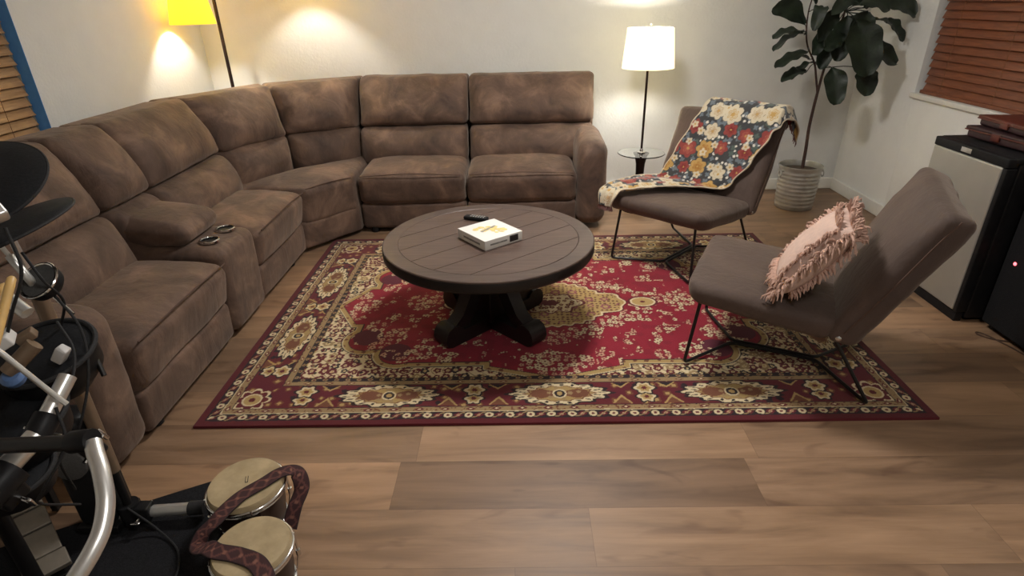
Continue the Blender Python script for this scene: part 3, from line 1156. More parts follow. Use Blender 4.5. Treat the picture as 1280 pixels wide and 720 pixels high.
for k in range(26):
    a = rb.uniform(0, 2 * PI)
    rr = rb.uniform(0.01, 0.075)
    x, y = rr * math.cos(a) * 0.9, rr * math.sin(a)
    s1, s2 = rb.uniform(0.008, 0.02), rb.uniform(0.006, 0.016)
    M = Matrix.Translation((x, y, BH + 0.0004)) @ Matrix.Rotation(a, 4, 'Z')
    pr.prism([(s1 * math.cos(t), s2 * math.sin(t)) for t in [i * PI / 4 for i in range(8)]], M, -0.0002, 0.00005 + 0.00001 * k)
pr.build('cover_print', M_print_y, lidb)
pk = MB()
for k in range(9):
    t = (k - 4) / 4
    pk.box((t * 0.045 - 0.0052, 0.012 + 0.012 * t - 0.008 + 0.002 * (k % 3), BH + 0.0006), (t * 0.045 + 0.0056, 0.012 + 0.012 * t + 0.006 - 0.002 * (k % 2), BH + 0.0010), 0.0001, k=1)
pk.build('cover_lettering', M_print_g, lidb)
pp = MB()
pp.box((BW / 2 - 0.075, -BD / 2 - 0.0006, 0.010), (BW / 2 - 0.025, -BD / 2 + 0.0006, BH - 0.008), 0.0002, k=1)
pp.build('side_picture', M_print_k, lidb)
pg = MB()
pg.box((-BW / 2 + 0.03, -BD / 2 - 0.0005, 0.02), (BW / 2 - 0.09, -BD / 2 + 0.0005, 0.028), 0.0002, k=1)
pg.box((-BW / 2 - 0.0005, -BD / 2 + 0.04, 0.018), (-BW / 2 + 0.0005, BD / 2 - 0.05, 0.028), 0.0002, k=1)
pg.build('side_print', M_print_g, lidb)
# remote control
rem = tag(empty('remote_control', (-0.225, 2.862, TTOP), math.radians(-22)), 'small black remote control behind the white box on the coffee table', 'remote control')
MB().box((-0.065, -0.021, 0), (0.065, 0.021, 0.02), 0.008, n=(3, 2, 1), k=3).build('remote_body', M_black, rem)
bt = MB()
for i in range(6):
    for j in range(2):
        bt.lathe([(0.0045, 0.0), (0.0045, 0.0018), (0.0035, 0.0024), (0.0001, 0.0024)], 12, Matrix.Translation((0.045 - i * 0.014, -0.008 + j * 0.016, 0.0195)))
bt.build('buttons', plain('grey_buttons', srgb(170, 170, 168), 0.35), rem)


# ------------------------------------------------------------------ lounge chairs
def chair(loc, rz, label):
    r = tag(empty('lounge_chair', loc, math.radians(rz)), label, 'chair', 'taupe lounge chairs with wire frames')
    H = 0.330

    def P(y, b, z):
        return (b, y, z)
    sq = [(0.02, 0.335), (0.0, 0.43), (0.60, 0.375), (0.57, 0.275)]
    c = lambda q, w: [P(-w, *q[0]), P(-w, *q[3]), P(w, *q[0]), P(w, *q[3]), P(-w, *q[1]), P(-w, *q[2]), P(w, *q[1]), P(w, *q[2])]
    rnd_ = lambda q: [q[0] * (1 - 0.05 * abs(q[1]) ** 7), q[1] * (1 - 0.06 * max(0, -q[0]) ** 7), q[2]]
    m = MB().hexa(c(sq, H), r=0.042, n=(12, 12, 3), puff={'+z': 0.02}, wob=0.004, wscale=7, seed=rz, fn=rnd_)
    so = m.build('seat_cushion', M_chair, r)
    bq = [(0.545, 0.30), (0.805, 0.850), (0.905, 0.805), (0.645, 0.27)]
    # back: front face towards -x
    cb = [P(-H - 0.005, *bq[0]), P(-H - 0.005, *bq[3]), P(H + 0.005, *bq[0]), P(H + 0.005, *bq[3]), P(-H - 0.01, *bq[1]), P(-H - 0.01, *bq[2]), P(H + 0.01, *bq[1]), P(H + 0.01, *bq[2])]
    m = MB().hexa(cb, r=0.034, n=(3, 12, 12), puff={'-x': 0.042, '+x': 0.012}, wob=0.010, wscale=6, seed=rz + 3)
    bo = m.build('back_cushion', M_chair, r)
    for sg in (-1, 1):
        y = sg * (H + 0.012)
        sm = MB()
        sm.tube(smooth_path([P(y - sg * 0.002, 0.605, 0.34), P(y, 0.70, 0.525), P(y, 0.80, 0.735), P(y - sg * 0.002, 0.845, 0.815)], 6), 0.003, 6)
        sm.build('seam', M_seam, bo)
    wr = 0.0075
    legs = []
    for sg in (-1, 1):
        pts = [P(sg * 0.25, 0.07, 0.345), P(sg * 0.275, 0.035, 0.016), P(sg * 0.012, 0.20, 0.016), P(sg * 0.012, 0.56, 0.016), P(sg * 0.275, 0.755, 0.016), P(sg * 0.265, 0.575, 0.29)]
        MB().tube(bend_path(pts, 0.025, 5), wr, 10).build('sled_leg', M_blackm, r)
    f = MB()
    f.tube(bend_path([P(-0.25, 0.07, 0.341), P(0.25, 0.07, 0.341)], 0.02), wr, 10)
    f.tube(bend_path([P(-0.265, 0.575, 0.284), P(0.265, 0.575, 0.284)], 0.02), wr, 10)
    for sg in (-1, 1):
        f.tube([P(sg * 0.25, 0.07, 0.341), P(sg * 0.265, 0.575, 0.284)], wr, 10)
    f.build('seat_rail', M_blackm, r)
    for sg in (-1, 1):
        MB().lathe([(0.012, -0.006), (0.012, 0.004), (0.008, 0.008), (0.0005, 0.009)], 14, axis_frame(P(sg * (H - 0.002), 0.592, 0.312), (0.1, sg, 0.1))).build('hinge_bolt', M_chrome, r)
    return r


RT = 0.011
CH1 = ((0.745, 3.167, RT), 45)
CH2 = ((0.815, 2.46, RT), -26)
chair1 = chair(*CH1, 'dark taupe lounge chair with floral blanket over it, beside the glass-topped lamp')
chair2 = chair(*CH2, 'dark taupe lounge chair holding the pink fringed pillow, nearest the viewpoint')

# ------------------------------------------------------------------ floral blanket on the far chair
CM1 = Matrix.Translation(CH1[0]) @ Matrix.Rotation(math.radians(CH1[1]), 4, 'Z')


PROF = [(-0.028, 0.375), (-0.024, 0.42), (-0.004, 0.449), (0.06, 0.456), (0.20, 0.456), (0.36, 0.444), (0.47, 0.424), (0.535, 0.420), (0.572, 0.462), (0.615, 0.552), (0.680, 0.700), (0.745, 0.832), (0.790, 0.880), (0.850, 0.886), (0.912, 0.855), (0.938, 0.81), (0.932, 0.775)]
ppts = [Vector((b, 0, z)) for b, z in PROF]
sp_ = smooth_path(ppts, 10)
cum = [0.0]
for a, b in zip(sp_, sp_[1:]):
    cum.append(cum[-1] + (b - a).length)


def prof_at(s):
    s = max(0.0, min(cum[-1] - 1e-6, s))
    import bisect
    i = max(0, bisect.bisect_right(cum, s) - 1)
    i = min(i, len(sp_) - 2)
    t = (s - cum[i]) / max(1e-9, cum[i + 1] - cum[i])
    p = sp_[i].lerp(sp_[i + 1], t)
    d = (sp_[i + 1] - sp_[i]).normalized()
    return p, Vector((-d.z, 0, d.x))


SL = cum[-1]
# stations along the profile: (fraction, lateral start far side, lateral end near side); near side is -y
STA = [(0.0, 0.335, 0.24), (0.06, 0.35, 0.21), (0.12, 0.355, 0.16), (0.20, 0.355, 0.10), (0.28, 0.345, 0.03), (0.36, 0.325, -0.05), (0.42, 0.305, -0.13), (0.50, 0.28, -0.20), (0.60, 0.24, -0.27), (0.72, 0.19, -0.33), (0.80, 0.15, -0.37), (0.88, 0.13, -0.40), (0.95, 0.13, -0.41), (1.0, 0.13, -0.41)]


def sta(v):
    for (a, l0, r0), (b, l1, r1) in zip(STA, STA[1:]):
        if v <= b:
            t = (v - a) / (b - a)
            t = t * t * (3 - 2 * t)
            return l0 + (l1 - l0) * t, r0 + (r1 - r0) * t
    return STA[-1][1:]


NV, NU = 330, 190
PXb = np.zeros((NV, NU))
PYb = np.zeros((NV, NU))
PZb = np.zeros((NV, NU))
UU = np.zeros((NV, NU))
VV = np.zeros((NV, NU))
for i in range(NV):
    v = i / (NV - 1)
    l0, r0 = sta(v)
    for j in range(NU):
        u = j / (NU - 1)
        y = l0 + (r0 - l0) * u
        p, nn = prof_at(v * SL)
        # cloth droops a little past the chair sides
        over = max(0.0, -y - 0.335)
        q = Vector((p.x, y, p.z))
        rip = 0.004 * noise.noise(Vector((u * 5, v * 14, 3))) + 0.003 * noise.noise(Vector((u * 13, v * 25, 9)))
        fold = 0.010 * max(0.0, math.sin((u - 0.15 - 0.3 * v) * 16)) * (1 if v < 0.5 else 0.35)
        edge = 0.006 * max(0.0, 1 - min(u, 1 - u) / 0.04)
        q += nn * (0.010 + rip + fold + edge)
        q.z -= over * 1.3
        if over:
            q.y += over * 0.4
        wq = CM1 @ q
        PXb[i, j], PYb[i, j], PZb[i, j] = wq
        UU[i, j] = (l0 + (r0 - l0) * u) if v > 0.42 else y
        VV[i, j] = v * SL


def blanket_colors(U, V):
    col = np.zeros(U.shape + (3,))
    DK, BL, CR, RD, YE, OR, WH = L(62, 64, 66), L(112, 124, 132), L(218, 206, 178), L(150, 66, 60), L(198, 160, 92), L(182, 106, 84), L(232, 228, 216)
    col[...] = DK
    f, i = florets(U, V, 0.040, 5, rad=0.5, petals=4, jit=0.3, amp=0.5)
    put(col, (f < 1) & (i < 0.55), BL)
    put(col, (f < 0.9) & (i > 0.72), L(84, 100, 92))
    f, i = florets(U + 0.01, V, 0.026, 8, rad=0.40, petals=5, jit=0.3)
    put(col, (f < 0.8) & (i > 0.62), WH)
    # big blossoms
    f, i = florets(U + 0.015, V + 0.02, 0.118, 29, rad=0.47, petals=6, jit=0.16, amp=0.28)
    for lo_, hi_, c, c2 in ((0, .28, RD, L(120, 34, 36)), (.28, .48, CR, L(190, 160, 120)), (.48, .62, RD, OR), (.62, .78, YE, L(168, 112, 44)), (.78, 1.1, CR, YE)):
        m = (i >= lo_) & (i < hi_)
        put(col, m & (f < 1.05), DK)
        put(col, m & (f < 0.97), c)
        put(col, m & (f < 0.62) & (np.sin(f * 40) > 0.2), c2)
        put(col, m & (f < 0.26), c2)
        put(col, m & (f < 0.14), YE)
    f, i = florets(U, V + 0.01, 0.062, 37, rad=0.36, petals=5, jit=0.3, amp=0.4)
    put(col, (f < 1) & (i > 0.66), CR)
    put(col, (f < 0.35) & (i > 0.66), YE)
    return col


M_blank = attr_mat('blanket_fleece', 'pattern', 0.95, 0.3, 260, 0.3)
blk = big_grid('throw_blanket', PXb, PYb, PZb, M_blank)
bc = blanket_colors(UU, VV)
eu = np.minimum(np.arange(NU), NU - 1 - np.arange(NU))[None, :] < 3
bc[np.broadcast_to(eu, bc.shape[:2])] = L(214, 198, 170)
set_colors(blk, 'pattern', bc.reshape(-1, 3).astype(np.float32))
c0 = Vector((PXb.mean(), PYb.mean(), 0.4))
blk.data.transform(Matrix.Translation(-c0))
blk.location = c0
md = blk.modifiers.new('thickness', 'SOLIDIFY')
md.thickness = 0.008
md.offset = 1.0
tag(blk, 'multicoloured floral throw blanket draped over the far lounge chair', 'blanket')
# tasselled roll at the top end and front hem
rf = random.Random(3)
M_plum = plain('plum_fringe', srgb(120, 84, 80), 0.9)
for row in (NV - 1, 0):
    fr = MB()
    for j in range(0, NU, 2):
        b = Vector((PXb[row, j], PYb[row, j], PZb[row, j])) - c0
        p1 = b + Vector((rf.uniform(-.006, .006), rf.uniform(-.006, .006), -0.012))
        p2 = p1 + Vector((rf.uniform(-.008, .008), rf.uniform(-.008, .008), -0.016))
        fr.tube([b, p1, p2], [0.003, 0.0032, 0.0016], 5)
    fr.build('hem_fringe', M_plum, blk)

# ------------------------------------------------------------------ pink fringed pillow on the near chair
CM2 = Matrix.Translation(CH2[0]) @ Matrix.Rotation(math.radians(CH2[1]), 4, 'Z')
M_pink = plain('dusty_pink_cotton', srgb(200, 172, 158), 0.92, var=0.08, scale=60, bump=0.25)
M_fringe = plain('dusty_pink_fringe', srgb(190, 155, 138), 0.95, var=0.15, scale=90, bump=0.2)
PT = math.radians(55)
pe1 = Vector((math.cos(PT), 0, math.sin(PT)))        # up the chair back
pe2 = Vector((0, 1, 0))
pe3 = pe1.cross(pe2)
pe3 = Vector((-math.sin(PT), 0, math.cos(PT)))       # away from the back
PC = Vector((0.455, -0.185, 0.594))
PF = CM2 @ frame(PC, pe1, pe2, pe3)
pil = tag(empty('throw_pillow', PF.translation), 'dusty pink throw pillow with shaggy fringe leaning on the near lounge chair', 'pillow')
PO = PF.translation.copy()
PW2, PH2, PT2 = 0.18, 0.150, 0.070


def pill(u, v, top):
    """u,v in -1..1"""
    k = (1 - abs(u) ** 3.0) * (1 - abs(v) ** 3.0)
    z = PT2 * max(0.0, k) ** 0.55
    cu = 1 - 0.06 * (1 - v * v) * 0 - 0.07 * (1 - abs(v)) * abs(u) ** 4 * 0.5
    cv = 1 - 0.07 * (1 - abs(u)) * abs(v) ** 4 * 0.5
    z += 0.006 * noise.noise(Vector((u * 3, v * 3, 2 if top else 7))) * k
    return Vector((u * PW2 * cu, v * PH2 * cv, z if top else -z))


rowsT = [[PF @ pill(-1 + 2 * i / 28, -1 + 2 * j / 28, True) for j in range(29)] for i in range(29)]
rowsB = [[PF @ pill(-1 + 2 * i / 28, -1 + 2 * j / 28, False) for j in range(28, -1, -1)] for i in range(29)]
MB().sheet(rowsT).sheet(rowsB).build('cover', M_pink, pil, PO, 60)
fr = MB()
rf = random.Random(11)


def strand(p, d, ln, g):
    d = d.normalized()
    p1 = p + d * ln * 0.4 + Vector((rf.uniform(-1, 1), rf.uniform(-1, 1), rf.uniform(-.5, 1))) * ln * 0.16
    p2 = p1 + (d + g).normalized() * ln * 0.35 + Vector((rf.uniform(-1, 1), rf.uniform(-1, 1), rf.uniform(-1, 1))) * ln * 0.14
    p3 = p2 + (d * 0.4 + g * 1.6).normalized() * ln * 0.3
    w = rf.uniform(0.0028, 0.0052)
    fr.tube([p, p1, p2, p3], [w, w * 1.15, w * 0.9, w * 0.3], 5)


gdn = Vector((0, 0, -0.55))
Rp = PF.to_3x3()
for t in range(300):
    a = t / 300 * 4
    side = int(a)
    f = (a - side) * 2 - 1
    u, v, dx = [(f, -1, (0, -1)), (1, f, (1, 0)), (-f, 1, (0, 1)), (-1, -f, (-1, 0))][side]
    p = PF @ pill(u * 0.985, v * 0.985, True)
    d = Rp @ Vector((dx[0] + rf.uniform(-.5, .5), dx[1] + rf.uniform(-.5, .5), rf.uniform(-.5, .7)))
    strand(p, d, rf.uniform(0.035, 0.06), gdn)
# second ruffled rows inside the edge, on both faces
for top in (True, False):
    for t in range(230):
        a = t / 230 * 4
        side = int(a)
        f = (a - side) * 2 - 1
        k = 0.80
        u, v, dx = [(f * k, -k, (0, -1)), (k, f * k, (1, 0)), (-f * k, k, (0, 1)), (-k, -f * k, (-1, 0))][side]
        p = PF @ pill(u, v, top)
        d = Rp @ Vector((dx[0] + rf.uniform(-.4, .4), dx[1] + rf.uniform(-.4, .4), (0.5 if top else -0.5)))
        strand(p, d, rf.uniform(0.026, 0.045), gdn)
fo = fr.build('fringe', M_fringe, pil, PO)

# ------------------------------------------------------------------ lamp with glass tray
TL = Vector((0.925, 4.40, 0))
tl = tag(empty('tray_floor_lamp', TL), 'lit cream-shaded lamp with round glass tray, standing behind the floral-draped chair', 'lamp')
M_bronze = plain('dark_bronze', srgb(46, 32, 28), 0.35, 0.5, var=0.2)
M_gl = N('clear_glass').out(Base_Color=(0.93, 0.98, 0.97, 1), Roughness=0.02, Transmission_Weight=1.0, IOR=1.45)
ZT = 0.442
MB().lathe([(0.001, 0), (0.125, 0), (0.128, 0.006), (0.12, 0.014), (0.085, 0.022), (0.06, 0.05), (0.046, 0.11), (0.036, 0.20), (0.031, 0.29), (0.034, 0.36), (0.045, 0.41), (0.058, ZT - 0.012), (0.058, ZT - 0.006), (0.001, ZT - 0.006)], 40).build('pedestal', M_bronze, tl)
tr = MB().lathe([(0.001, ZT - 0.005), (0.172, ZT - 0.005), (0.176, ZT - 0.001), (0.172, ZT + 0.003), (0.001, ZT + 0.003)], 64).build('glass_tray', M_gl, tl)
MB().lathe([(0.030, ZT + 0.0035), (0.030, ZT + 0.008), (0.014, ZT + 0.014), (0.0125, ZT + 0.03), (0.009, ZT + 0.034)], 28).build('collar', M_chrome, tl)
MB().lathe([(0.0085, ZT + 0.02), (0.0085, 1.06), (0.012, 1.065), (0.012, 1.10), (0.004, 1.11), (0.004, 1.318)], 20).build('pole', M_bronze, tl)
S0, S1 = 1.045, 1.305
R0, R1 = 0.183, 0.158
MB().lathe([(R0, S0), (R1, S1), (R1 - 0.002, S1), (R0 - 0.002, S0), (R0, S0)], 64, caps=False).build('lamp_shade', M_shade_c, tl)
hb = MB()
for k in range(3):
    a = k * 2 * PI / 3
    hb.tube([(0, 0, S1 - 0.012), ((R1 - 0.002) * math.cos(a), (R1 - 0.002) * math.sin(a), S1 - 0.004)], 0.002, 6)
hb.build('harp', M_chrome, tl)
MB().lathe([(0.004, 1.30), (0.008, 1.312), (0.004, 1.320), (0.0075, 1.330), (0.001, 1.338)], 16).build('finial', M_chrome, tl)
BULB = [(0.012, 0.0), (0.013, 0.012), (0.025, 0.036), (0.030, 0.056), (0.026, 0.074), (0.015, 0.085), (0.001, 0.089)]
for sg in (-1, 1):
    MB().lathe(BULB, 20, Matrix.Translation((sg * 0.06, 0, 1.165))).build('bulb', M_bulb_c, tl)
MB().tube([(-0.066, 0, 1.160), (0.066, 0, 1.160)], 0.007, 10).build('socket_bar', M_bronze, tl)

# ------------------------------------------------------------------ corner floor lamp with yellow shade
FLp = Vector((-2.155, 4.62, 0))
flm = tag(empty('floor_lamp', FLp), 'dark floor lamp with glowing yellow shade in the corner behind the sofa', 'lamp')
MB().lathe([(0.001, 0), (0.12, 0), (0.122, 0.012), (0.11, 0.02), (0.02, 0.03), (0.016, 0.06)], 36).build('base', M_bronze, flm)
MB().tube([(0, 0, 0.03), (0, 0, 1.80)], 0.0125, 16).build('pole', M_bronze, flm)


def lamp_head(c, z0, stem):
    """arm, fabric shade and bulb hanging at c (from the pole), shade bottom at z0"""
    T = Matrix.Translation((c[0], c[1], z0))
    MB().tube(smooth_path([*stem, (c[0], c[1], z0 + 0.26)], 6), 0.008, 10).build('arm', M_bronze, flm)
    sh = MB().lathe([(0.148, 0.0), (0.108, 0.24), (0.106, 0.24), (0.146, 0.0), (0.148, 0.0)], 56, T, caps=False).build('lamp_shade', M_shade_y, flm)
    so_ = MB().lathe([(0.002, 0.262), (0.022, 0.26), (0.022, 0.225), (0.016, 0.215)], 20, T)
    for k in range(3):
        a = k * 2 * PI / 3 + 0.4
        so_.tube([T @ Vector((0, 0, 0.236)), T @ Vector((0.107 * math.cos(a), 0.107 * math.sin(a), 0.236))], 0.002, 6)
    so_.build('socket', M_bronze, sh)
    Tb = T @ Matrix.Translation((0, 0, 0.222)) @ Matrix.Rotation(PI, 4, 'X')
    MB().lathe(BULB, 20, Tb).build('bulb', M_bulb_y, sh)


lamp_head((-0.075, -0.22), 1.39, [(0, 0, 1.62), (-0.012, -0.04, 1.74), (-0.04, -0.12, 1.77), (-0.07, -0.20, 1.74)])
lamp_head((0.62, -0.10), 1.66, [(0, 0, 1.78), (0.08, -0.015, 1.96), (0.30, -0.05, 2.06), (0.54, -0.09, 2.02)])

# ------------------------------------------------------------------ potted fiddle-leaf fig
PP = Vector((2.145, 4.40, 0))
plant = tag(empty('potted_fig', PP), 'fiddle-leaf fig in a ribbed galvanised metal pot in the far right corner', 'plant')
M_galv = plain('galvanised_metal', srgb(186, 184, 176), 0.42, 0.75, var=0.14, scale=14)
M_soil = plain('potting_soil', srgb(70, 58, 44), 0.95, var=0.4, bump=0.5, scale=70)
prof = [(0.001, 0.0), (0.132, 0.0), (0.136, 0.006)]
for i in range(9):
    z0 = 0.02 + i * 0.031
    rr = 0.136 + (z0 / 0.33) * 0.014
    prof += [(rr, z0), (rr + 0.003, z0 + 0.008), (rr + 0.003, z0 + 0.014), (rr, z0 + 0.022)]
prof += [(0.151, 0.31), (0.157, 0.322), (0.157, 0.330), (0.151, 0.332), (0.147, 0.32), (0.145, 0.27), (0.001, 0.27)]
pot = MB().lathe(prof, 56).build('pot', M_galv, plant)
for sg in (-1, 1):
    M = Matrix.Translation((sg * 0.160, -0.03, 0.268)) @ Matrix.Rotation(PI / 2, 4, 'Y') @ Matrix.Rotation(0.0, 4, 'X')
    ring = [M @ Vector((0.022 * math.cos(a), 0.022 * math.sin(a), 0)) for a in [2 * PI * k / 20 for k in range(20)]]
    MB().tube(ring, 0.0035, 8, closed=True).build('handle', M_galv, pot)
    MB().box((sg * 0.150 - 0.008, -0.045, 0.285), (sg * 0.150 + 0.011, -0.015, 0.300), 0.003).build('handle_lug', M_galv, pot)
MB().lathe([(0.145, 0.288), (0.1, 0.296), (0.04, 0.303), (0.001, 0.305)], 32, caps=False).build('soil', M_soil, plant)
M_bark = plain('fig_bark', srgb(64, 44, 36), 0.85, var=0.3, bump=0.4, scale=60)
tk = MB()
tk.tube(smooth_path([(0.015, 0, 0.29), (0.012, 0, 0.45), (0.006, 0.005, 0.60), (0.008, 0, 0.76), (0.014, 0, 0.857), (0.022, -0.01, 1.02), (0.05, -0.02, 1.20), (0.082, -0.01, 1.376), (0.09, 0, 1.56), (0.08, 0, 1.68)], 6), [0.0125 - 0.00013 * i for i in range(55)], 10)
tk.build('trunk', M_bark, plant)
tk = MB()
tk.tube(smooth_path([(0.014, 0, 0.85), (-0.012, 0.01, 0.95), (-0.040, 0.02, 1.05), (-0.10, 0.03, 1.15), (-0.135, 0.02, 1.24), (-0.145, 0.03, 1.38), (-0.12, 0.05, 1.5)], 6), [0.0085 - 0.00013 * i for i in range(37)], 8)
tk.build('branch', M_bark, plant)


def leaf_mat():
    g = N('fig_leaf')
    v = g.coords()
    nz = g.noise(v, 14, 4, 0.6)
    c = g.ramp(nz, [(0.3, srgb(20, 30, 22)), (0.7, srgb(38, 52, 34))])
    return g.out(Base_Color=c, Roughness=0.5, Normal=g.bump(g.noise(v, 45, 3, 0.6), 0.35, 0.006))


M_leaf = leaf_mat()
LEAVES = [((2.013, 4.48, 1.303), (1.758, 4.45, 1.42), 0.15), ((1.944, 4.33, 1.26), (1.717, 4.26, 1.234), 0.06), ((1.991, 4.38, 1.247), (1.756, 4.31, 1.155), 0.06),
          ((2.003, 4.33, 1.133), (1.766, 4.26, 1.046), 0.07), ((2.117, 4.53, 1.067), (1.941, 4.5, 1.079), 0.07), ((2.041, 4.38, 0.997), (1.848, 4.31, 0.95), 0.06),
          ((2.157, 4.48, 1.039), (1.961, 4.41, 0.958), 0.10), ((2.205, 4.18, 1.334), (2.325, 4.11, 1.01), 0.24), ((2.283, 4.23, 1.16), (2.526, 4.16, 1.071), 0.17),
          ((2.357, 4.23, 1.032), (2.371, 4.16, 0.865), 0.17), ((2.165, 4.28, 1.031), (2.214, 4.21, 0.808), 0.16), ((2.434, 4.30, 1.407), (2.620, 4.24, 1.365), 0.17),
          ((2.506, 4.40, 1.319), (2.63, 4.32, 1.198), 0.045), ((2.363, 4.28, 1.327), (2.527, 4.21, 1.235), 0.10), ((2.185, 4.38, 1.402), (2.043, 4.31, 1.21), 0.12),
          ((2.216, 4.43, 1.25), (2.122, 4.36, 1.024), 0.13), ((2.224, 4.33, 1.353), (2.176, 4.26, 1.084), 0.16), ((2.313, 4.38, 1.424), (2.102, 4.31, 1.38), 0.12),
          ((2.346, 4.38, 1.399), (2.42, 4.35, 1.563), 0.17), ((2.247, 4.43, 1.473), (2.083, 4.4, 1.665), 0.16), ((2.168, 4.38, 1.475), (2.261, 4.35, 1.682), 0.18),
          ((2.307, 4.43, 1.448), (2.56, 4.4, 1.561), 0.15), ((2.064, 4.48, 1.428), (1.908, 4.45, 1.6), 0.15), ((2.298, 4.23, 1.378), (2.213, 4.16, 1.166), 0.18),
          ((2.053, 4.33, 1.405), (1.982, 4.26, 1.287), 0.10), ((2.2, 4.28, 1.233), (2.049, 4.21, 1.166), 0.13), ((2.26, 4.30, 1.42), (2.42, 4.2, 1.40), 0.16), ((2.25, 4.5, 1.30), (2.42, 4.55, 1.20), 0.16), ((2.12, 4.36, 1.20), (2.02, 4.3, 1.13), 0.12)]
STEM = [Vector((2.167, 4.39, 1.02)), Vector((2.195, 4.38, 1.20)), Vector((2.227, 4.39, 1.376)), Vector((2.235, 4.40, 1.56)), Vector((2.105, 4.42, 1.05)), Vector((2.045, 4.43, 1.15)), Vector((2.01, 4.42, 1.24)), Vector((2.0, 4.43, 1.38)), Vector((2.025, 4.45, 1.5))]
lf = MB()
rl = random.Random(21)
for k, (A, B, w) in enumerate(LEAVES):
    A, B = Vector(A), Vector(B)
    d = B - A
    ln = d.length
    t = d.normalized()
    facing = Vector((0, -1, 0.35)) if w > 0.11 else Vector((0.1 * rl.uniform(-1, 1), -0.25, 1))
    nrm = (facing - t * facing.dot(t)).normalized()
    nrm = (nrm + t.cross(nrm) * rl.uniform(-0.35, 0.35)).normalized()
    wd = t.cross(nrm)
    full = max(w, 0.10 if w < 0.1 else w)
    rows = []
    NL, NWd = 16, 10
    droop = rl.uniform(0.02, 0.06)
    for i in range(NL + 1):
        s = i / NL
        # fiddle outline: narrow waist, broad rounded end
        prof_w = (0.5 * full) * (max(0.0, math.sin(PI * min(1, s * 0.97 + 0.015))) ** 0.55) * (0.62 + 0.55 * s - 0.10 * math.cos(s * 9))
        row = []
        for j in range(NWd + 1):
            x = -1 + 2 * j / NWd
            wav = 0.008 * math.sin(s * 17 + k + (2 if x > 0 else 0)) * abs(x) ** 2
            cup = 0.10 * full * (abs(x) ** 1.3)
            q = A + d * s + wd * (x * prof_w) + nrm * (cup + wav) + Vector((0, 0, droop * (math.sin(PI * s) - 0.3 * s)))
            row.append(q)
        rows.append(row)
    lf.sheet(rows, 0.0016)
    # midrib
    lf.tube([rows[i][NWd // 2] - nrm * 0.0014 for i in range(0, NL + 1, 2)], [0.0028 - 0.0025 * i / NL for i in range(0, NL + 1, 2)], 5)
    near = min(STEM, key=lambda q: (q - A).length)
    lf.tube(smooth_path([near, (near + A) / 2 + Vector((0, 0, 0.012)), A, A + d * 0.08], 3), 0.003, 6)
lf.build('foliage', M_leaf, plant, PP, 60)

# ------------------------------------------------------------------ mini fridge
FX, FY0, FY1, FXB, FH = 2.165, 2.565, 3.07, 2.62, 0.825
fr_ = tag(empty('mini_fridge', ((FX + FXB) / 2, (FY0 + FY1) / 2, 0)), 'mini fridge with silver door and black cabinet under the right window', 'fridge')
FO = fr_.location.copy()
MB().box((FX + 0.055, FY0, 0.02), (FXB, FY1, FH - 0.028), 0.008).build('cabinet', M_black, fr_, FO)
MB().box((FX + 0.03, FY0 - 0.002, FH - 0.028), (FXB, FY1 + 0.002, FH), 0.008).build('worktop', M_black, fr_, FO)
dr = MB().box((FX, FY0 + 0.028, 0.055), (FX + 0.05, FY1 - 0.002, FH - 0.045), 0.010, n=(2, 2, 2), k=3).build('door', M_steel, fr_, FO)
MB().box((FX - 0.001, FY0 + 0.001, FH - 0.045), (FX + 0.05, FY1 - 0.001, FH - 0.002), 0.006).build('top_trim', M_black, fr_, FO)
MB().box((FX + 0.012, FY0 + 0.01, 0.0), (FX + 0.05, FY1 - 0.01, 0.053), 0.004).build('kick_plate', M_black, fr_, FO)
MB().box((FX - 0.0015, 2.80, FH - 0.034), (FX, 2.87, FH - 0.012), 0.0005, k=1).build('badge', M_alu, fr_, FO)
MB().box((FX + 0.001, FY0 + 0.001, 0.055), (FX + 0.052, FY0 + 0.026, FH - 0.047), 0.005).build('hinge_strip', M_black, fr_, FO)
for x, y in ((FX + 0.1, FY0 + 0.05), (FX + 0.1, FY1 - 0.05), (FXB - 0.05, FY0 + 0.05), (FXB - 0.05, FY1 - 0.05)):
    MB().lathe([(0.016, 0), (0.018, 0.004), (0.018, 0.022)], 14, Matrix.Translation((x, y, 0))).build('foot', M_black, fr_, FO)

# leather cases on the fridge
M_leather = plain('red_brown_leather', srgb(92, 42, 33), 0.42, var=0.25, scale=40, bump=0.2)
M_leatherd = plain('dark_plum_leather', srgb(52, 30, 32), 0.5, var=0.3, scale=40, bump=0.2)


def leather_case(z, dx, dy, w, l, h, rz, label, tilt=0.0):
    r = tag(empty('leather_case', (2.43 + dx, 2.80 + dy, z), rz), label, 'case', 'leather cases on the mini fridge')
    MB().box((-w / 2, -l / 2, 0.0), (w / 2, l / 2, h * 0.72), 0.012, n=(3, 3, 2), k=3, wob=0.002).build('case_body', M_leatherd, r)
    M_lf = M_leather if tilt else M_leatherd
    MB().box((-w / 2 - 0.008, -l / 2 - 0.008, h * 0.70), (w / 2 + 0.008, l / 2 + 0.008, h), 0.008, n=(4, 4, 1), k=3, wob=0.003).build('case_flap', M_lf, r)
    tb = MB()
    tb.tube([(-w / 2 - 0.006, -l / 2 - 0.006, h * 0.7), (w / 2 + 0.006, -l / 2 - 0.006, h * 0.7), (w / 2 + 0.006, l / 2 + 0.006, h * 0.7), (-w / 2 - 0.006, l / 2 + 0.006, h * 0.7)], 0.0035, 8, closed=True)
    tb.build('piping', M_leather, r)
    tg = MB().box((-w / 2 - 0.011, -0.025, h * 0.25), (-w / 2 - 0.001, 0.025, h * 0.85), 0.003).build('clasp_tab', M_leather, r)
    return r


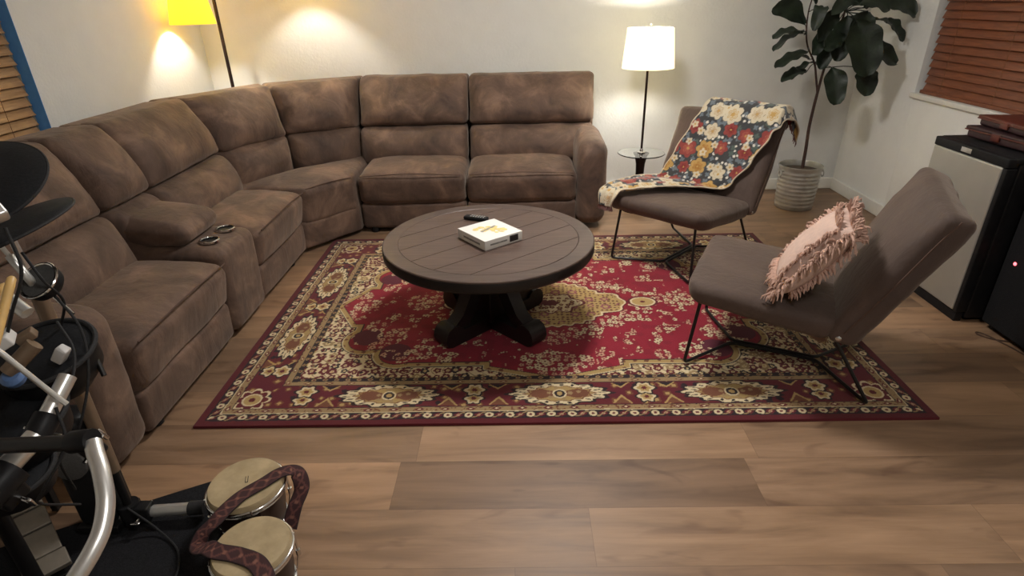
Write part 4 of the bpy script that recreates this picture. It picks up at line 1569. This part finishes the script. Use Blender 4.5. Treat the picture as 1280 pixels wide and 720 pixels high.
leather_case(FH + 0.004, 0.0, 0.03, 0.30, 0.38, 0.055, 0.05, 'dark-bodied leather case lying directly on the mini fridge')
leather_case(FH + 0.063, 0.01, 0.02, 0.27, 0.36, 0.048, -0.03, 'reddish leather case on top of the other case on the mini fridge', 1)
cbl = MB().tube(smooth_path([(2.50, 2.98, FH + 0.118), (2.53, 3.0, FH + 0.130), (2.56, 2.99, FH + 0.165), (2.58, 2.93, FH + 0.175), (2.585, 2.83, FH + 0.16), (2.575, 2.78, FH + 0.122)], 8), 0.0028, 8)
tag(cbl.build('charging_cable', M_black, org=(2.5, 2.98, FH + 0.108)), 'thin black cable looping up from the leather cases to the window', 'cable')

# tall black speaker in front of the fridge
SX0, SX1, SY0, SY1, SHh = 2.27, 2.62, 2.14, 2.545, 0.80
spk = tag(empty('floor_speaker', ((SX0 + SX1) / 2, (SY0 + SY1) / 2, 0)), 'black floor speaker with glowing red light, right of the mini fridge', 'speaker')
SPO = spk.location.copy()
MB().box((SX0 + 0.02, SY0, 0.012), (SX1, SY1, SHh), 0.03, n=(2, 2, 2), k=4).build('cabinet', M_black, spk, SPO)
M_cloth = plain('speaker_cloth', (0.010, 0.010, 0.011, 1), 0.9, var=0.4, Specular_IOR_Level=0.2, scale=300, bump=0.3)
MB().box((SX0, SY0 + 0.015, 0.03), (SX0 + 0.03, SY1 - 0.015, SHh - 0.02), 0.014, n=(2, 2, 2), k=3).build('grille', M_cloth, spk, SPO)
M_led = N('red_led').out(Base_Color=(1, 0.1, 0.1, 1), Emission_Color=(1.0, 0.10, 0.12, 1), Emission_Strength=5.0)
MB().lathe([(0.008, -0.004), (0.008, 0.001), (0.005, 0.004), (0.0002, 0.005)], 16, axis_frame((SX0 - 0.001, 2.46, 0.365), (-1, 0, 0))).build('power_light', M_led, spk, SPO)
for x, y in ((SX0 + 0.05, SY0 + 0.05), (SX0 + 0.05, SY1 - 0.05), (SX1 - 0.05, SY0 + 0.05), (SX1 - 0.05, SY1 - 0.05)):
    MB().lathe([(0.014, 0), (0.016, 0.004), (0.016, 0.016)], 14, Matrix.Translation((x, y, 0))).build('foot', M_rubber, spk, SPO)
cd = MB().tube(smooth_path([(2.32, 2.36, 0.004), (2.24, 2.395, 0.004), (2.205, 2.44, 0.004), (2.215, 2.46, 0.004), (2.24, 2.43, 0.004), (2.27, 2.33, 0.004), (2.33, 2.12, 0.004), (2.50, 2.04, 0.004), (2.62, 2.0, 0.004)], 10), 0.0035, 8)
tag(cd.build('power_cord', plain('brown_cord', srgb(72, 50, 34), 0.6), org=(2.3, 2.4, 0)), 'thin brown cord looped on the floor at the foot of the black speaker', 'cord')

# ------------------------------------------------------------------ black mat under the drums
MA = math.radians(27)
mu, mv = Vector((math.cos(MA), math.sin(MA), 0)), Vector((math.sin(MA), -math.cos(MA), 0))
MC = Vector((-1.02, 1.565, 0))
Mm = frame(MC, -mu, mv, (0, 0, 1)) if False else Matrix(((-mu.x, mv.x, 0, MC.x), (-mu.y, mv.y, 0, MC.y), (0, 0, 1, 0), (0, 0, 0, 1)))
rows = []
for i in range(25):
    rows.append([Mm @ Vector((1.05 * j / 24, 1.35 * i / 24, 0.006 + 0.0012 * noise.noise(Vector((i * 0.3, j * 0.3, 2))))) for j in range(25)])
M_mat = plain('black_carpet_mat', (0.013, 0.013, 0.015, 1), 0.95, var=0.5, Specular_IOR_Level=0.2, scale=260, bump=0.5)
mt = MB().sheet(rows, 0.005)
tag(mt.build('drum_mat', M_mat, org=(-1.4, 1.1, 0)), 'flat black carpet mat under the drum rack and bongos', 'mat')
MZ = 0.0078

# ------------------------------------------------------------------ bongos
B0, B1 = Vector((-0.862, 1.345, MZ)), Vector((-0.748, 1.112, MZ))
bong = tag(empty('bongo_drums', (B0 + B1) / 2), 'pair of joined bongo drums with worn tan skins at the mat edge', 'drum')
BO = bong.location.copy()
M_shellw = plain('dark_drum_shell', srgb(46, 30, 24), 0.35, var=0.3, scale=12)


def skin_mat():
    g = N('worn_drum_skin')
    v = g.coords()
    a = g.noise(v, 16, 4, 0.6)
    b = g.noise(v, 120, 2, 0.5)
    c = g.ramp(a, [(0.3, srgb(158, 140, 106)), (0.7, srgb(188, 168, 132))])
    return g.out(Base_Color=c, Roughness=0.6, Normal=g.bump(b, 0.1, 0.001))


M_skin = skin_mat()
for C, r, h in ((B0, 0.112, 0.168), (B1, 0.104, 0.168)):
    M = Matrix.Translation(C)
    sh = MB().lathe([(r * 0.80, 0.0), (r * 0.83, 0.004), (r * 0.90, h * 0.4), (r * 0.94, h * 0.75), (r * 0.955, h - 0.006), (r * 0.90, h - 0.006), (r * 0.86, h * 0.7), (r * 0.76, 0.0)], 48, M, caps=False).build('drum_shell', M_shellw, bong, BO)
    MB().lathe([(r * 0.99, h - 0.030), (r * 1.0, h - 0.012), (r * 0.985, h - 0.003), (r * 0.955, h + 0.002), (r * 0.80, h + 0.003), (r * 0.4, h + 0.002), (0.0005, h + 0.0015)], 56, M, caps=False).build('drum_skin', M_skin, bong, BO)
    rg = [M @ Vector((r * 1.025 * math.cos(a), r * 1.025 * math.sin(a), h - 0.018)) for a in [2 * PI * k / 56 for k in range(56)]]
    hp = MB().tube(rg, 0.0055, 10, closed=True)
    rg = [M @ Vector((r * 1.015 * math.cos(a), r * 1.015 * math.sin(a), h - 0.030)) for a in [2 * PI * k / 56 for k in range(56)]]
    hp.tube(rg, 0.004, 8, closed=True)
    hp.build('tuning_hoop', M_chrome, bong, BO)
    rg = [M @ Vector((r * 0.845 * math.cos(a), r * 0.845 * math.sin(a), 0.012)) for a in [2 * PI * k / 48 for k in range(48)]]
    MB().tube(rg, 0.007, 8, closed=True).build('bottom_ring', M_chrome, bong, BO)
    for k in range(4):
        a = k * PI / 2 + 0.5
        c_, s_ = math.cos(a), math.sin(a)
        lg = MB()
        lg.tube([M @ Vector((r * 1.05 * c_, r * 1.05 * s_, h - 0.012)), M @ Vector((r * 1.05 * c_, r * 1.05 * s_, h * 0.45)), M @ Vector((r * 0.93 * c_, r * 0.93 * s_, 0.02))], 0.0032, 8)
        lg.lathe([(0.007, -0.01), (0.007, 0.01)], 8, M @ Matrix.Translation((r * 1.05 * c_, r * 1.05 * s_, h * 0.47)))
        lg.build('tuning_lug', M_chrome, bong, BO)
mid = (B0 + B1) / 2
ax_ = (B1 - B0).normalized()
MB().box((-0.028, -0.03, 0.055), (0.028, 0.03, 0.125), 0.006, M=frame(mid, ax_, (-ax_.y, ax_.x, 0), (0, 0, 1))).build('centre_block', M_shellw, bong, BO)
# small printed mark on each skin (illegible emblem)
mk = MB()
mk.box((-0.014, -0.0045, 0), (0.014, -0.0026, 0.0008), 0.0002, k=1, M=Matrix.Translation(B0 + Vector((0.0, 0.012, 0.1697))) @ Matrix.Rotation(1.9, 4, 'Z'))
mk.box((-0.014, 0.0026, 0), (0.014, 0.0045, 0.0008), 0.0002, k=1, M=Matrix.Translation(B0 + Vector((0.0, 0.012, 0.1697))) @ Matrix.Rotation(1.9, 4, 'Z'))
mk.box((-0.014, -0.0045, 0), (-0.0118, 0.0045, 0.0008), 0.0002, k=1, M=Matrix.Translation(B0 + Vector((0.0, 0.012, 0.1697))) @ Matrix.Rotation(1.9, 4, 'Z'))
mk.build('skin_mark', plain('black_ink', srgb(40, 36, 32), 0.7), bong, BO)


# woven strap lying over the bongos
def strap_mat():
    g = N('woven_strap')
    at = g.n('ShaderNodeAttribute', attribute_name='pattern')
    return g.out(Base_Color=at.outputs[0], Roughness=0.85)


M_strap = strap_mat()
ctrl = [(-0.66, 0.93, 0.10), (-0.655, 0.985, 0.165), (-0.70, 1.045, 0.184), (-0.765, 1.075, 0.183), (-0.83, 1.088, 0.183), (-0.862, 1.105, 0.178), (-0.892, 1.118, 0.160), (-0.912, 1.138, 0.150), (-0.908, 1.165, 0.165), (-0.882, 1.195, 0.182), (-0.868, 1.235, 0.185), (-0.845, 1.285, 0.184), (-0.80, 1.335, 0.184), (-0.76, 1.38, 0.184), (-0.722, 1.395, 0.172), (-0.700, 1.365, 0.135), (-0.712, 1.315, 0.10), (-0.72, 1.27, 0.06)]
path = smooth_path(ctrl, 14)
NW = 13
PXs, PYs, PZs = (np.zeros((len(path), NW)) for _ in range(3))
for i, p in enumerate(path):
    d = (path[min(i + 1, len(path) - 1)] - path[max(i - 1, 0)]).normalized()
    up = Vector((0, 0, 1)) if i < 110 or i > 0 else Vector((0, 0, 1))
    sd = d.cross(up)
    sd = sd.normalized() if sd.length > 0.2 else Vector((0.8, -0.6, 0))
    for j in range(NW):
        q = p + sd * ((j / (NW - 1) - 0.5) * 0.048)
        PXs[i, j], PYs[i, j], PZs[i, j] = q
st = big_grid('woven_strap', PXs, PYs, PZs, M_strap)
ii, jj = np.meshgrid(np.arange(len(path)), np.arange(NW), indexing='ij')
sc_ = np.zeros(PXs.shape + (3,))
sc_[...] = L(58, 30, 31)
dz = np.abs(((ii * 0.9) % 10) - 5) * 0.9
put(sc_, np.abs(np.abs(jj - 6) - dz) < 0.9, L(98, 58, 52))
put(sc_, (np.abs(jj - 6) < 1.2) & ((ii % 10) < 2), L(128, 84, 70))
put(sc_, (jj < 1) | (jj > NW - 2), L(34, 22, 24))
set_colors(st, 'pattern', sc_.reshape(-1, 3).astype(np.float32))
c0 = Vector((-0.8, 1.2, 0.1))
st.data.transform(Matrix.Translation(-c0))
st.location = c0
md = st.modifiers.new('thickness', 'SOLIDIFY')
md.thickness = 0.0025
md.offset = 0
tag(st, 'dark red woven patterned strap draped across the two bongos', 'strap')

# ------------------------------------------------------------------ electronic drum kit
KO = Vector((-1.15, 1.05, 0))
kit = tag(empty('electronic_drum_kit', KO), 'black electronic drum kit on silver tube rack in the left foreground', 'drum kit')
M_pad = plain('black_pad_rubber', (0.013, 0.014, 0.016, 1), 0.6, var=0.25, Specular_IOR_Level=0.2, scale=160, bump=0.15)
M_mesh = plain('grey_mesh_head', (0.09, 0.088, 0.085, 1), 0.7, var=0.2, scale=200)
M_bpost = plain('satin_post', srgb(132, 112, 92), 0.45, 0.35, var=0.08)
M_white = plain('white_label', srgb(214, 212, 208), 0.5, var=0.03)


def V(*a):
    return Vector(a)


def tubepart(name, pts, r, mat, seg=16, parent=kit, smooth=True, caps=True):
    p = smooth_path(pts, 8) if smooth and len(pts) > 2 else pts
    return MB().tube(p, r, seg).build(name, mat, parent, KO)


PB = V(-1.262, 1.352, 0)
# rear post and its foot
tubepart('rack_post', [PB + V(0, 0, 0.225), PB + V(0, 0, 0.86)], 0.019, M_bpost)
tubepart('rack_post', [PB + V(0, 0, 0.035), PB + V(0, 0, 0.24)], 0.0125, M_blackm)
tubepart('foot_tube', [V(-1.32, 1.345, 0.048), V(-1.05, 1.368, 0.048)], 0.019, M_alu)
tubepart('foot_cap', [V(-1.080, 1.3655, 0.048), V(-1.032, 1.3696, 0.048)], 0.0225, M_rubber)
tubepart('foot_cap', [V(-1.33, 1.344, 0.048), V(-1.36, 1.3415, 0.048)], 0.0225, M_rubber)


def clamp(at, axis, other, size=0.034):
    """pipe clamp: a split sleeve round one pipe, a jaw on the other, wing bolt"""
    a = Vector(axis).normalized()
    b = Vector(other)
    b = (b - a * a.dot(b)).normalized()
    c = a.cross(b)
    M = frame(at, b, c, a)
    m = MB()
    m.lathe([(size * 0.62, -size), (size * 0.84, -size), (size * 0.88, -size * 0.9), (size * 0.88, size * 0.9), (size * 0.84, size), (size * 0.62, size)], 24, M, caps=True)
    m.box((size * 0.5, -size * 0.6, -size * 0.75), (size * 1.9, size * 0.6, size * 0.75), 0.006, M=M)
    o = m.build('pipe_clamp', M_black, kit, KO)
    w = MB()
    w.tube([M @ V(size * 1.2, -size * 1.3, 0), M @ V(size * 1.2, size * 1.2, 0)], 0.0035, 8)
    w.box((size * 1.2 - 0.014, -size * 1.55, -0.003), (size * 1.2 + 0.014, -size * 1.2, 0.003), 0.0025, M=M)
    w.build('wing_bolt', M_chrome, o, KO)
    return o


clamp(PB + V(0, 0, 0.052), (0, 0, 1), (1, 0, 0), 0.036)
# rails joining the near black post to the tan post and the curved front tube
tubepart('rack_rail', [V(-1.262, 0.86, 0.745), V(-0.735, 0.765, 0.842)], 0.014, M_blackm)
# curved silver tube nearest the viewpoint
tubepart('curved_tube', [V(-0.728, 0.764, 0.842), V(-0.715, 0.746, 0.832), V(-0.695, 0.721, 0.816), V(-0.674, 0.686, 0.79), V(-0.666, 0.652, 0.766), V(-0.668, 0.621, 0.749), V(-0.678, 0.59, 0.731), V(-0.695, 0.557, 0.709), V(-0.73, 0.50, 0.67)], 0.0135, M_alu, 24)
clamp(V(-0.750, 0.768, 0.842), V(-0.9, 0.1, -0.2), (-0.1, 0.3, -1), 0.022)
# crossing silver tubes
TA, TB = V(-0.965, 0.70, 0.725), V(-0.918, 0.856, 0.780)
tubepart('rack_tube', [TA, TB], 0.0195, M_alu)
clamp(V(-0.93, 0.765, 0.748), TB - TA, (-0.4, -0.2, -1), 0.033)
tubepart('rack_tube', [V(-0.957, 0.875, 0.74), V(-0.940, 0.995, 0.82)], 0.0165, M_alu)
clamp(V(-0.953, 0.905, 0.758), V(0.017, 0.12, 0.08), (-0.6, 0.1, -1), 0.028)
tubepart('rack_tube', [V(-1.075, 1.065, 0.985), V(-1.015, 1.045, 0.942)], 0.0135, M_alu)
tubepart('rack_tube', [V(-1.05, 0.985, 0.838), V(-1.005, 1.022, 0.882)], 0.0165, M_bpost)
tubepart('thin_rod', [V(-1.02, 0.924, 0.98), V(-0.984, 0.926, 0.924), V(-0.935, 0.935, 0.828), V(-0.915, 0.94, 0.79)], 0.0055, M_alu, 10)
tubepart('thin_rod', [V(-1.082, 1.195, 0.905), V(-1.036, 1.176, 0.868)], 0.004, M_chrome, 10)
tubepart('thin_rod', [V(-0.99, 1.14, 0.72), V(-1.03, 1.18, 0.79)], 0.006, M_blackm, 10)
# legs of the rack nearer the viewpoint
tubepart('rack_post', [V(-1.27, 0.86, MZ + 0.012), V(-1.27, 0.86, 0.80)], 0.019, M_blackm)
tubepart('rack_post', [V(-1.33, 1.06, MZ + 0.012), V(-1.33, 1.06, 1.0)], 0.019, M_blackm)
tubepart('rack_rail', [V(-1.33, 1.06, 0.70), V(-1.27, 0.86, 0.70)], 0.016, M_blackm)
tubepart('rack_rail', [V(-1.262, 1.352, 0.72), V(-1.33, 1.06, 0.72)], 0.019, M_blackm)
for q in (V(-1.27, 0.86, 0), V(-1.33, 1.06, 0)):
    MB().lathe([(0.024, MZ), (0.028, MZ + 0.004), (0.028, MZ + 0.03), (0.021, MZ + 0.05)], 20, Matrix.Translation(q)).build('rubber_foot', M_rubber, kit, KO)


def pad(at, nrm, r, depth, name='drum_pad', head=M_pad, hoop=True):
    M = axis_frame(at, nrm)
    o = MB().lathe([(0.001, -depth), (r * 0.55, -depth), (r * 0.93, -depth * 0.55), (r * 0.97, -0.012), (r * 0.97, 0.0)], 44, M).build(name, M_black, kit, KO)
    MB().lathe([(r * 0.955, -0.004), (r * 0.955, 0.003), (r * 0.90, 0.006), (r * 0.3, 0.007), (0.0005, 0.007)], 44, M, caps=False).build('playing_surface', head, o, KO)
    if hoop:
        rg = [M @ V(r * math.cos(a), r * math.sin(a), 0.006) for a in [2 * PI * k / 44 for k in range(44)]]
        MB().tube(rg, 0.0035 if hoop == 'chrome' else 0.006, 8, closed=True).build('hoop', M_chrome if hoop == 'chrome' else M_rubber, o, KO)
    return o


pad(V(-1.075, 1.170, 0.955), (-0.1, -0.62, 0.75), 0.042, 0.035, head=M_mesh, hoop='chrome')
pad(V(-1.10, 1.13, 0.79), (0.05, -0.25, 0.95), 0.105, 0.11)
pad(V(-1.13, 1.00, 0.705), (0.1, -0.2, 0.97), 0.12, 0.11)
pad(V(-1.10, 0.93, 0.62), (0.15, -0.15, 0.97), 0.085, 0.08)
# kick tower
kick = MB().box((-1.405, 1.305, 0.03), (-1.285, 1.42, 0.44), 0.03, n=(2, 2, 3), k=3).build('kick_tower', M_black, kit, KO)
MB().lathe([(0.058, -0.01), (0.058, 0.008), (0.052, 0.012), (0.0005, 0.013)], 36, axis_frame((-1.345, 1.305, 0.30), (0, -1, 0.05))).build('kick_surface', M_mesh, kick, KO)
MB().box((-1.41, 1.30, MZ), (-1.28, 1.425, MZ + 0.03), 0.004).build('kick_base', M_blackm, kick, KO)


# cymbal pads
def cymbal(at, nrm, r, stem_to):
    M = axis_frame(at, nrm)
    o = MB().lathe([(0.006, 0.018), (0.02, 0.017), (0.038, 0.006), (r * 0.6, -0.004), (r * 0.97, -0.013), (r, -0.017), (r * 0.985, -0.022), (r * 0.6, -0.013), (0.04, -0.006), (0.006, 0.004)], 72, M, caps=False).build('cymbal_pad', M_pad, kit, KO)
    rg = [M @ V(r * 0.999 * math.cos(a), r * 0.999 * math.sin(a), -0.0185) for a in [2 * PI * k / 72 for k in range(72)]]
    MB().tube(rg, 0.0035, 8, closed=True).build('rubber_edge', M_rubber, o, KO)
    n = Vector(nrm).normalized()
    st_ = MB()
    st_.tube([Vector(at) + n * 0.05, Vector(at) - n * 0.08], 0.005, 10)
    st_.tube(smooth_path([Vector(at) - n * 0.07, Vector(at) - n * 0.16, Vector(stem_to)], 5), 0.009, 10)
    st_.build('cymbal_stem', M_alu, kit, KO)
    w = MB().lathe([(0.013, 0.02), (0.014, 0.03), (0.008, 0.042), (0.0005, 0.043)], 14, M)
    w.box((-0.018, -0.003, 0.028), (0.018, 0.003, 0.042), 0.002, M=M)
    w.build('wing_nut', M_chrome, o, KO)
    return o


cymbal((-1.135, 1.160, 1.088), (-0.250, -0.100, 0.963), 0.165, (-1.262, 1.352, 0.84))
cymbal((-1.245, 1.260, 1.160), (0.036, -0.428, 0.903), 0.165, (-1.262, 1.352, 0.86))
# sound module at the picture edge with knobs
MS = frame((-0.985, 1.035, 1.158), (0.62, -0.30, -0.72), (0.6, 0.75, 0.2), (0.48, -0.56, 0.67))
mo = MB().box((-0.07, -0.035, -0.02), (0.012, 0.02, 0.012), 0.006, M=MS).build('sound_module', M_alu, kit, KO)
kb = MB()
for i in range(3):
    kb.lathe([(0.008, 0.012), (0.0075, 0.022), (0.0005, 0.023)], 14, MS @ Matrix.Translation((0.0 - i * 0.026, -0.012, 0)))
kb.build('knobs', M_black, mo, KO)
MB().box((-0.03, -0.022, -0.012), (0.03, 0.022, 0.012), 0.004, M=frame((-1.045, 0.985, 0.905), (0.75, 0.5, 0.4), (-0.5, 0.85, 0.1), (-0.35, -0.25, 0.9))).build('trigger_box', M_white, kit, KO)
MB().box((-0.018, -0.012, -0.01), (0.018, 0.012, 0.01), 0.003, M=frame((-1.028, 1.034, 0.893), (0.75, 0.5, 0.4), (-0.5, 0.85, 0.1), (-0.35, -0.25, 0.9))).build('jack_plug', M_bpost, kit, KO)
MB().lathe([(0.001, -0.014), (0.02, -0.01), (0.022, 0.004), (0.014, 0.012), (0.0005, 0.013)], 20, axis_frame((-1.045, 0.985, 0.825), (0.2, -0.5, 0.8))).build('blue_knob', plain('blue_plastic', srgb(92, 122, 170), 0.4), kit, KO)
MB().box((-0.02, -0.012, -0.012), (0.02, 0.012, 0.012), 0.004, M=frame((-1.026, 1.092, 0.812), (0.6, 0.0, 0.8), (0, 1, 0), (-0.8, 0, 0.6))).build('white_bracket', M_white, kit, KO)
# cables
rc = random.Random(8)
for pts in ([(-1.03, 1.12, 0.88), (-0.985, 1.08, 0.82), (-0.97, 1.0, 0.76), (-1.02, 0.95, 0.70), (-1.10, 1.0, 0.66)],
            [(-1.06, 1.17, 0.93), (-1.01, 1.15, 0.84), (-0.995, 1.10, 0.74), (-1.03, 1.05, 0.62), (-1.15, 1.1, 0.5), (-1.25, 1.2, 0.3)],
            [(-0.93, 0.93, 0.79), (-0.915, 0.90, 0.72), (-0.96, 0.86, 0.64), (-1.05, 0.92, 0.54), (-1.10, 1.05, 0.40)],
            [(-0.98, 1.04, 1.13), (-0.965, 1.02, 1.05), (-1.0, 1.0, 0.97), (-1.03, 1.0, 0.92)],
            [(-1.08, 1.16, 1.03), (-1.04, 1.14, 0.97), (-1.05, 1.18, 0.90), (-1.10, 1.20, 0.82)],
            [(-1.24, 1.32, 0.10), (-1.15, 1.30, 0.022), (-1.05, 1.22, 0.014), (-1.02, 1.10, 0.014), (-1.12, 0.95, 0.014)]):
    MB().tube(smooth_path(pts, 8), 0.0032, 8).build('cable', M_rubber, kit, KO)

# pair of drumsticks
M_stick = plain('pale_hickory', srgb(214, 176, 112), 0.4, var=0.12, scale=30)
for A, B, lab in ((V(-0.876, 0.846, 1.029), V(-0.889, 0.917, 1.083), 'pale wooden drumstick leaning in the drum kit, nearer the camera'),
                  (V(-0.916, 0.871, 1.020), V(-0.939, 0.949, 1.054), 'pale wooden drumstick leaning in the drum kit, farther left of the pair')):
    d = (A - B).normalized()
    L0 = 0.30
    pts = [B, B + d * 0.004, B + d * 0.02, B + d * 0.2, B + d * 0.34, B + d * 0.345]
    o = MB().tube(pts, [0.004, 0.007, 0.0075, 0.0075, 0.0045, 0.0025], 12).build('drumstick', M_stick, org=B)
    tag(o, lab, 'drumstick', 'drumsticks in the drum kit')

# foot pedal on the mat
pd = tag(empty('drum_pedal', (-1.47, 1.10, MZ)), 'grey drum foot pedal with grooved footboard at the bottom left', 'pedal')
PDO = pd.location.copy()
zy = Vector((0.21, -0.20, -0.085)).normalized()
zx = Vector((0.69, 0.72, 0)).normalized()
zx = (zx - zy * zx.dot(zy)).normalized()
zn = zx.cross(zy)
if zn.z < 0:
    zn = -zn
M_pedal = plain('grey_pedal', srgb(128, 120, 108), 0.5, 0.3, var=0.1)
Mp = frame((-1.605, 1.355, 0.150), zx, zy, zn)
fb = MB()
for a, b in ((0.0, 0.105), (0.112, 0.185), (0.192, 0.285)):
    fb.box((-0.05, a, -0.006), (0.05, b, 0.006), 0.003, M=Mp)
fbo = fb.build('footboard', M_pedal, pd, PDO)
MB().box((-0.046, 0.002, -0.009), (0.046, 0.283, -0.004), 0.002, M=Mp).build('footboard_frame', M_blackm, fbo, PDO)
MB().box((-0.055, 0.285, -0.018), (0.055, 0.345, 0.002), 0.004, M=Mp).build('heel_plate', M_pedal, pd, PDO)
ps = MB()
for sg in (-1, 1):
    q = Mp @ V(sg * 0.07, 0.0, 0)
    ps.box((q.x - 0.011, q.y - 0.011, MZ), (q.x + 0.011, q.y + 0.011, 0.235), 0.004)
a, b = Mp @ V(-0.07, 0.0, 0), Mp @ V(0.07, 0.0, 0)
ps.tube([(a.x, a.y, 0.215), (b.x, b.y, 0.215)], 0.008, 12)
ps.build('pedal_post', M_blackm, pd, PDO)
c = (a + b) / 2
MB().tube([(c.x, c.y, 0.215), (c.x + 0.02, c.y - 0.02, 0.34)], 0.004, 10).lathe([(0.001, -0.02), (0.02, -0.018), (0.024, 0), (0.02, 0.018), (0.001, 0.02)], 18, axis_frame((c.x + 0.021, c.y - 0.021, 0.35), (-0.7, 0.7, 0.2))).build('beater', M_rubber, pd, PDO)
bp = MB()
q0, q1 = Mp @ V(0, 0.0, 0), Mp @ V(0, 0.33, 0)
pth = [Vector((q0.x, q0.y, MZ + 0.006)), Vector((q1.x, q1.y, MZ + 0.006))]
dd = (pth[1] - pth[0]).normalized()
Mb = frame(pth[0], (-dd.y, dd.x, 0), dd, (0, 0, 1)) if True else None
bp.box((-0.045, -0.02, -0.005), (0.045, (pth[1] - pth[0]).length + 0.01, 0.004), 0.002, M=Mb)
bp.build('base_plate', M_blackm, pd, PDO)
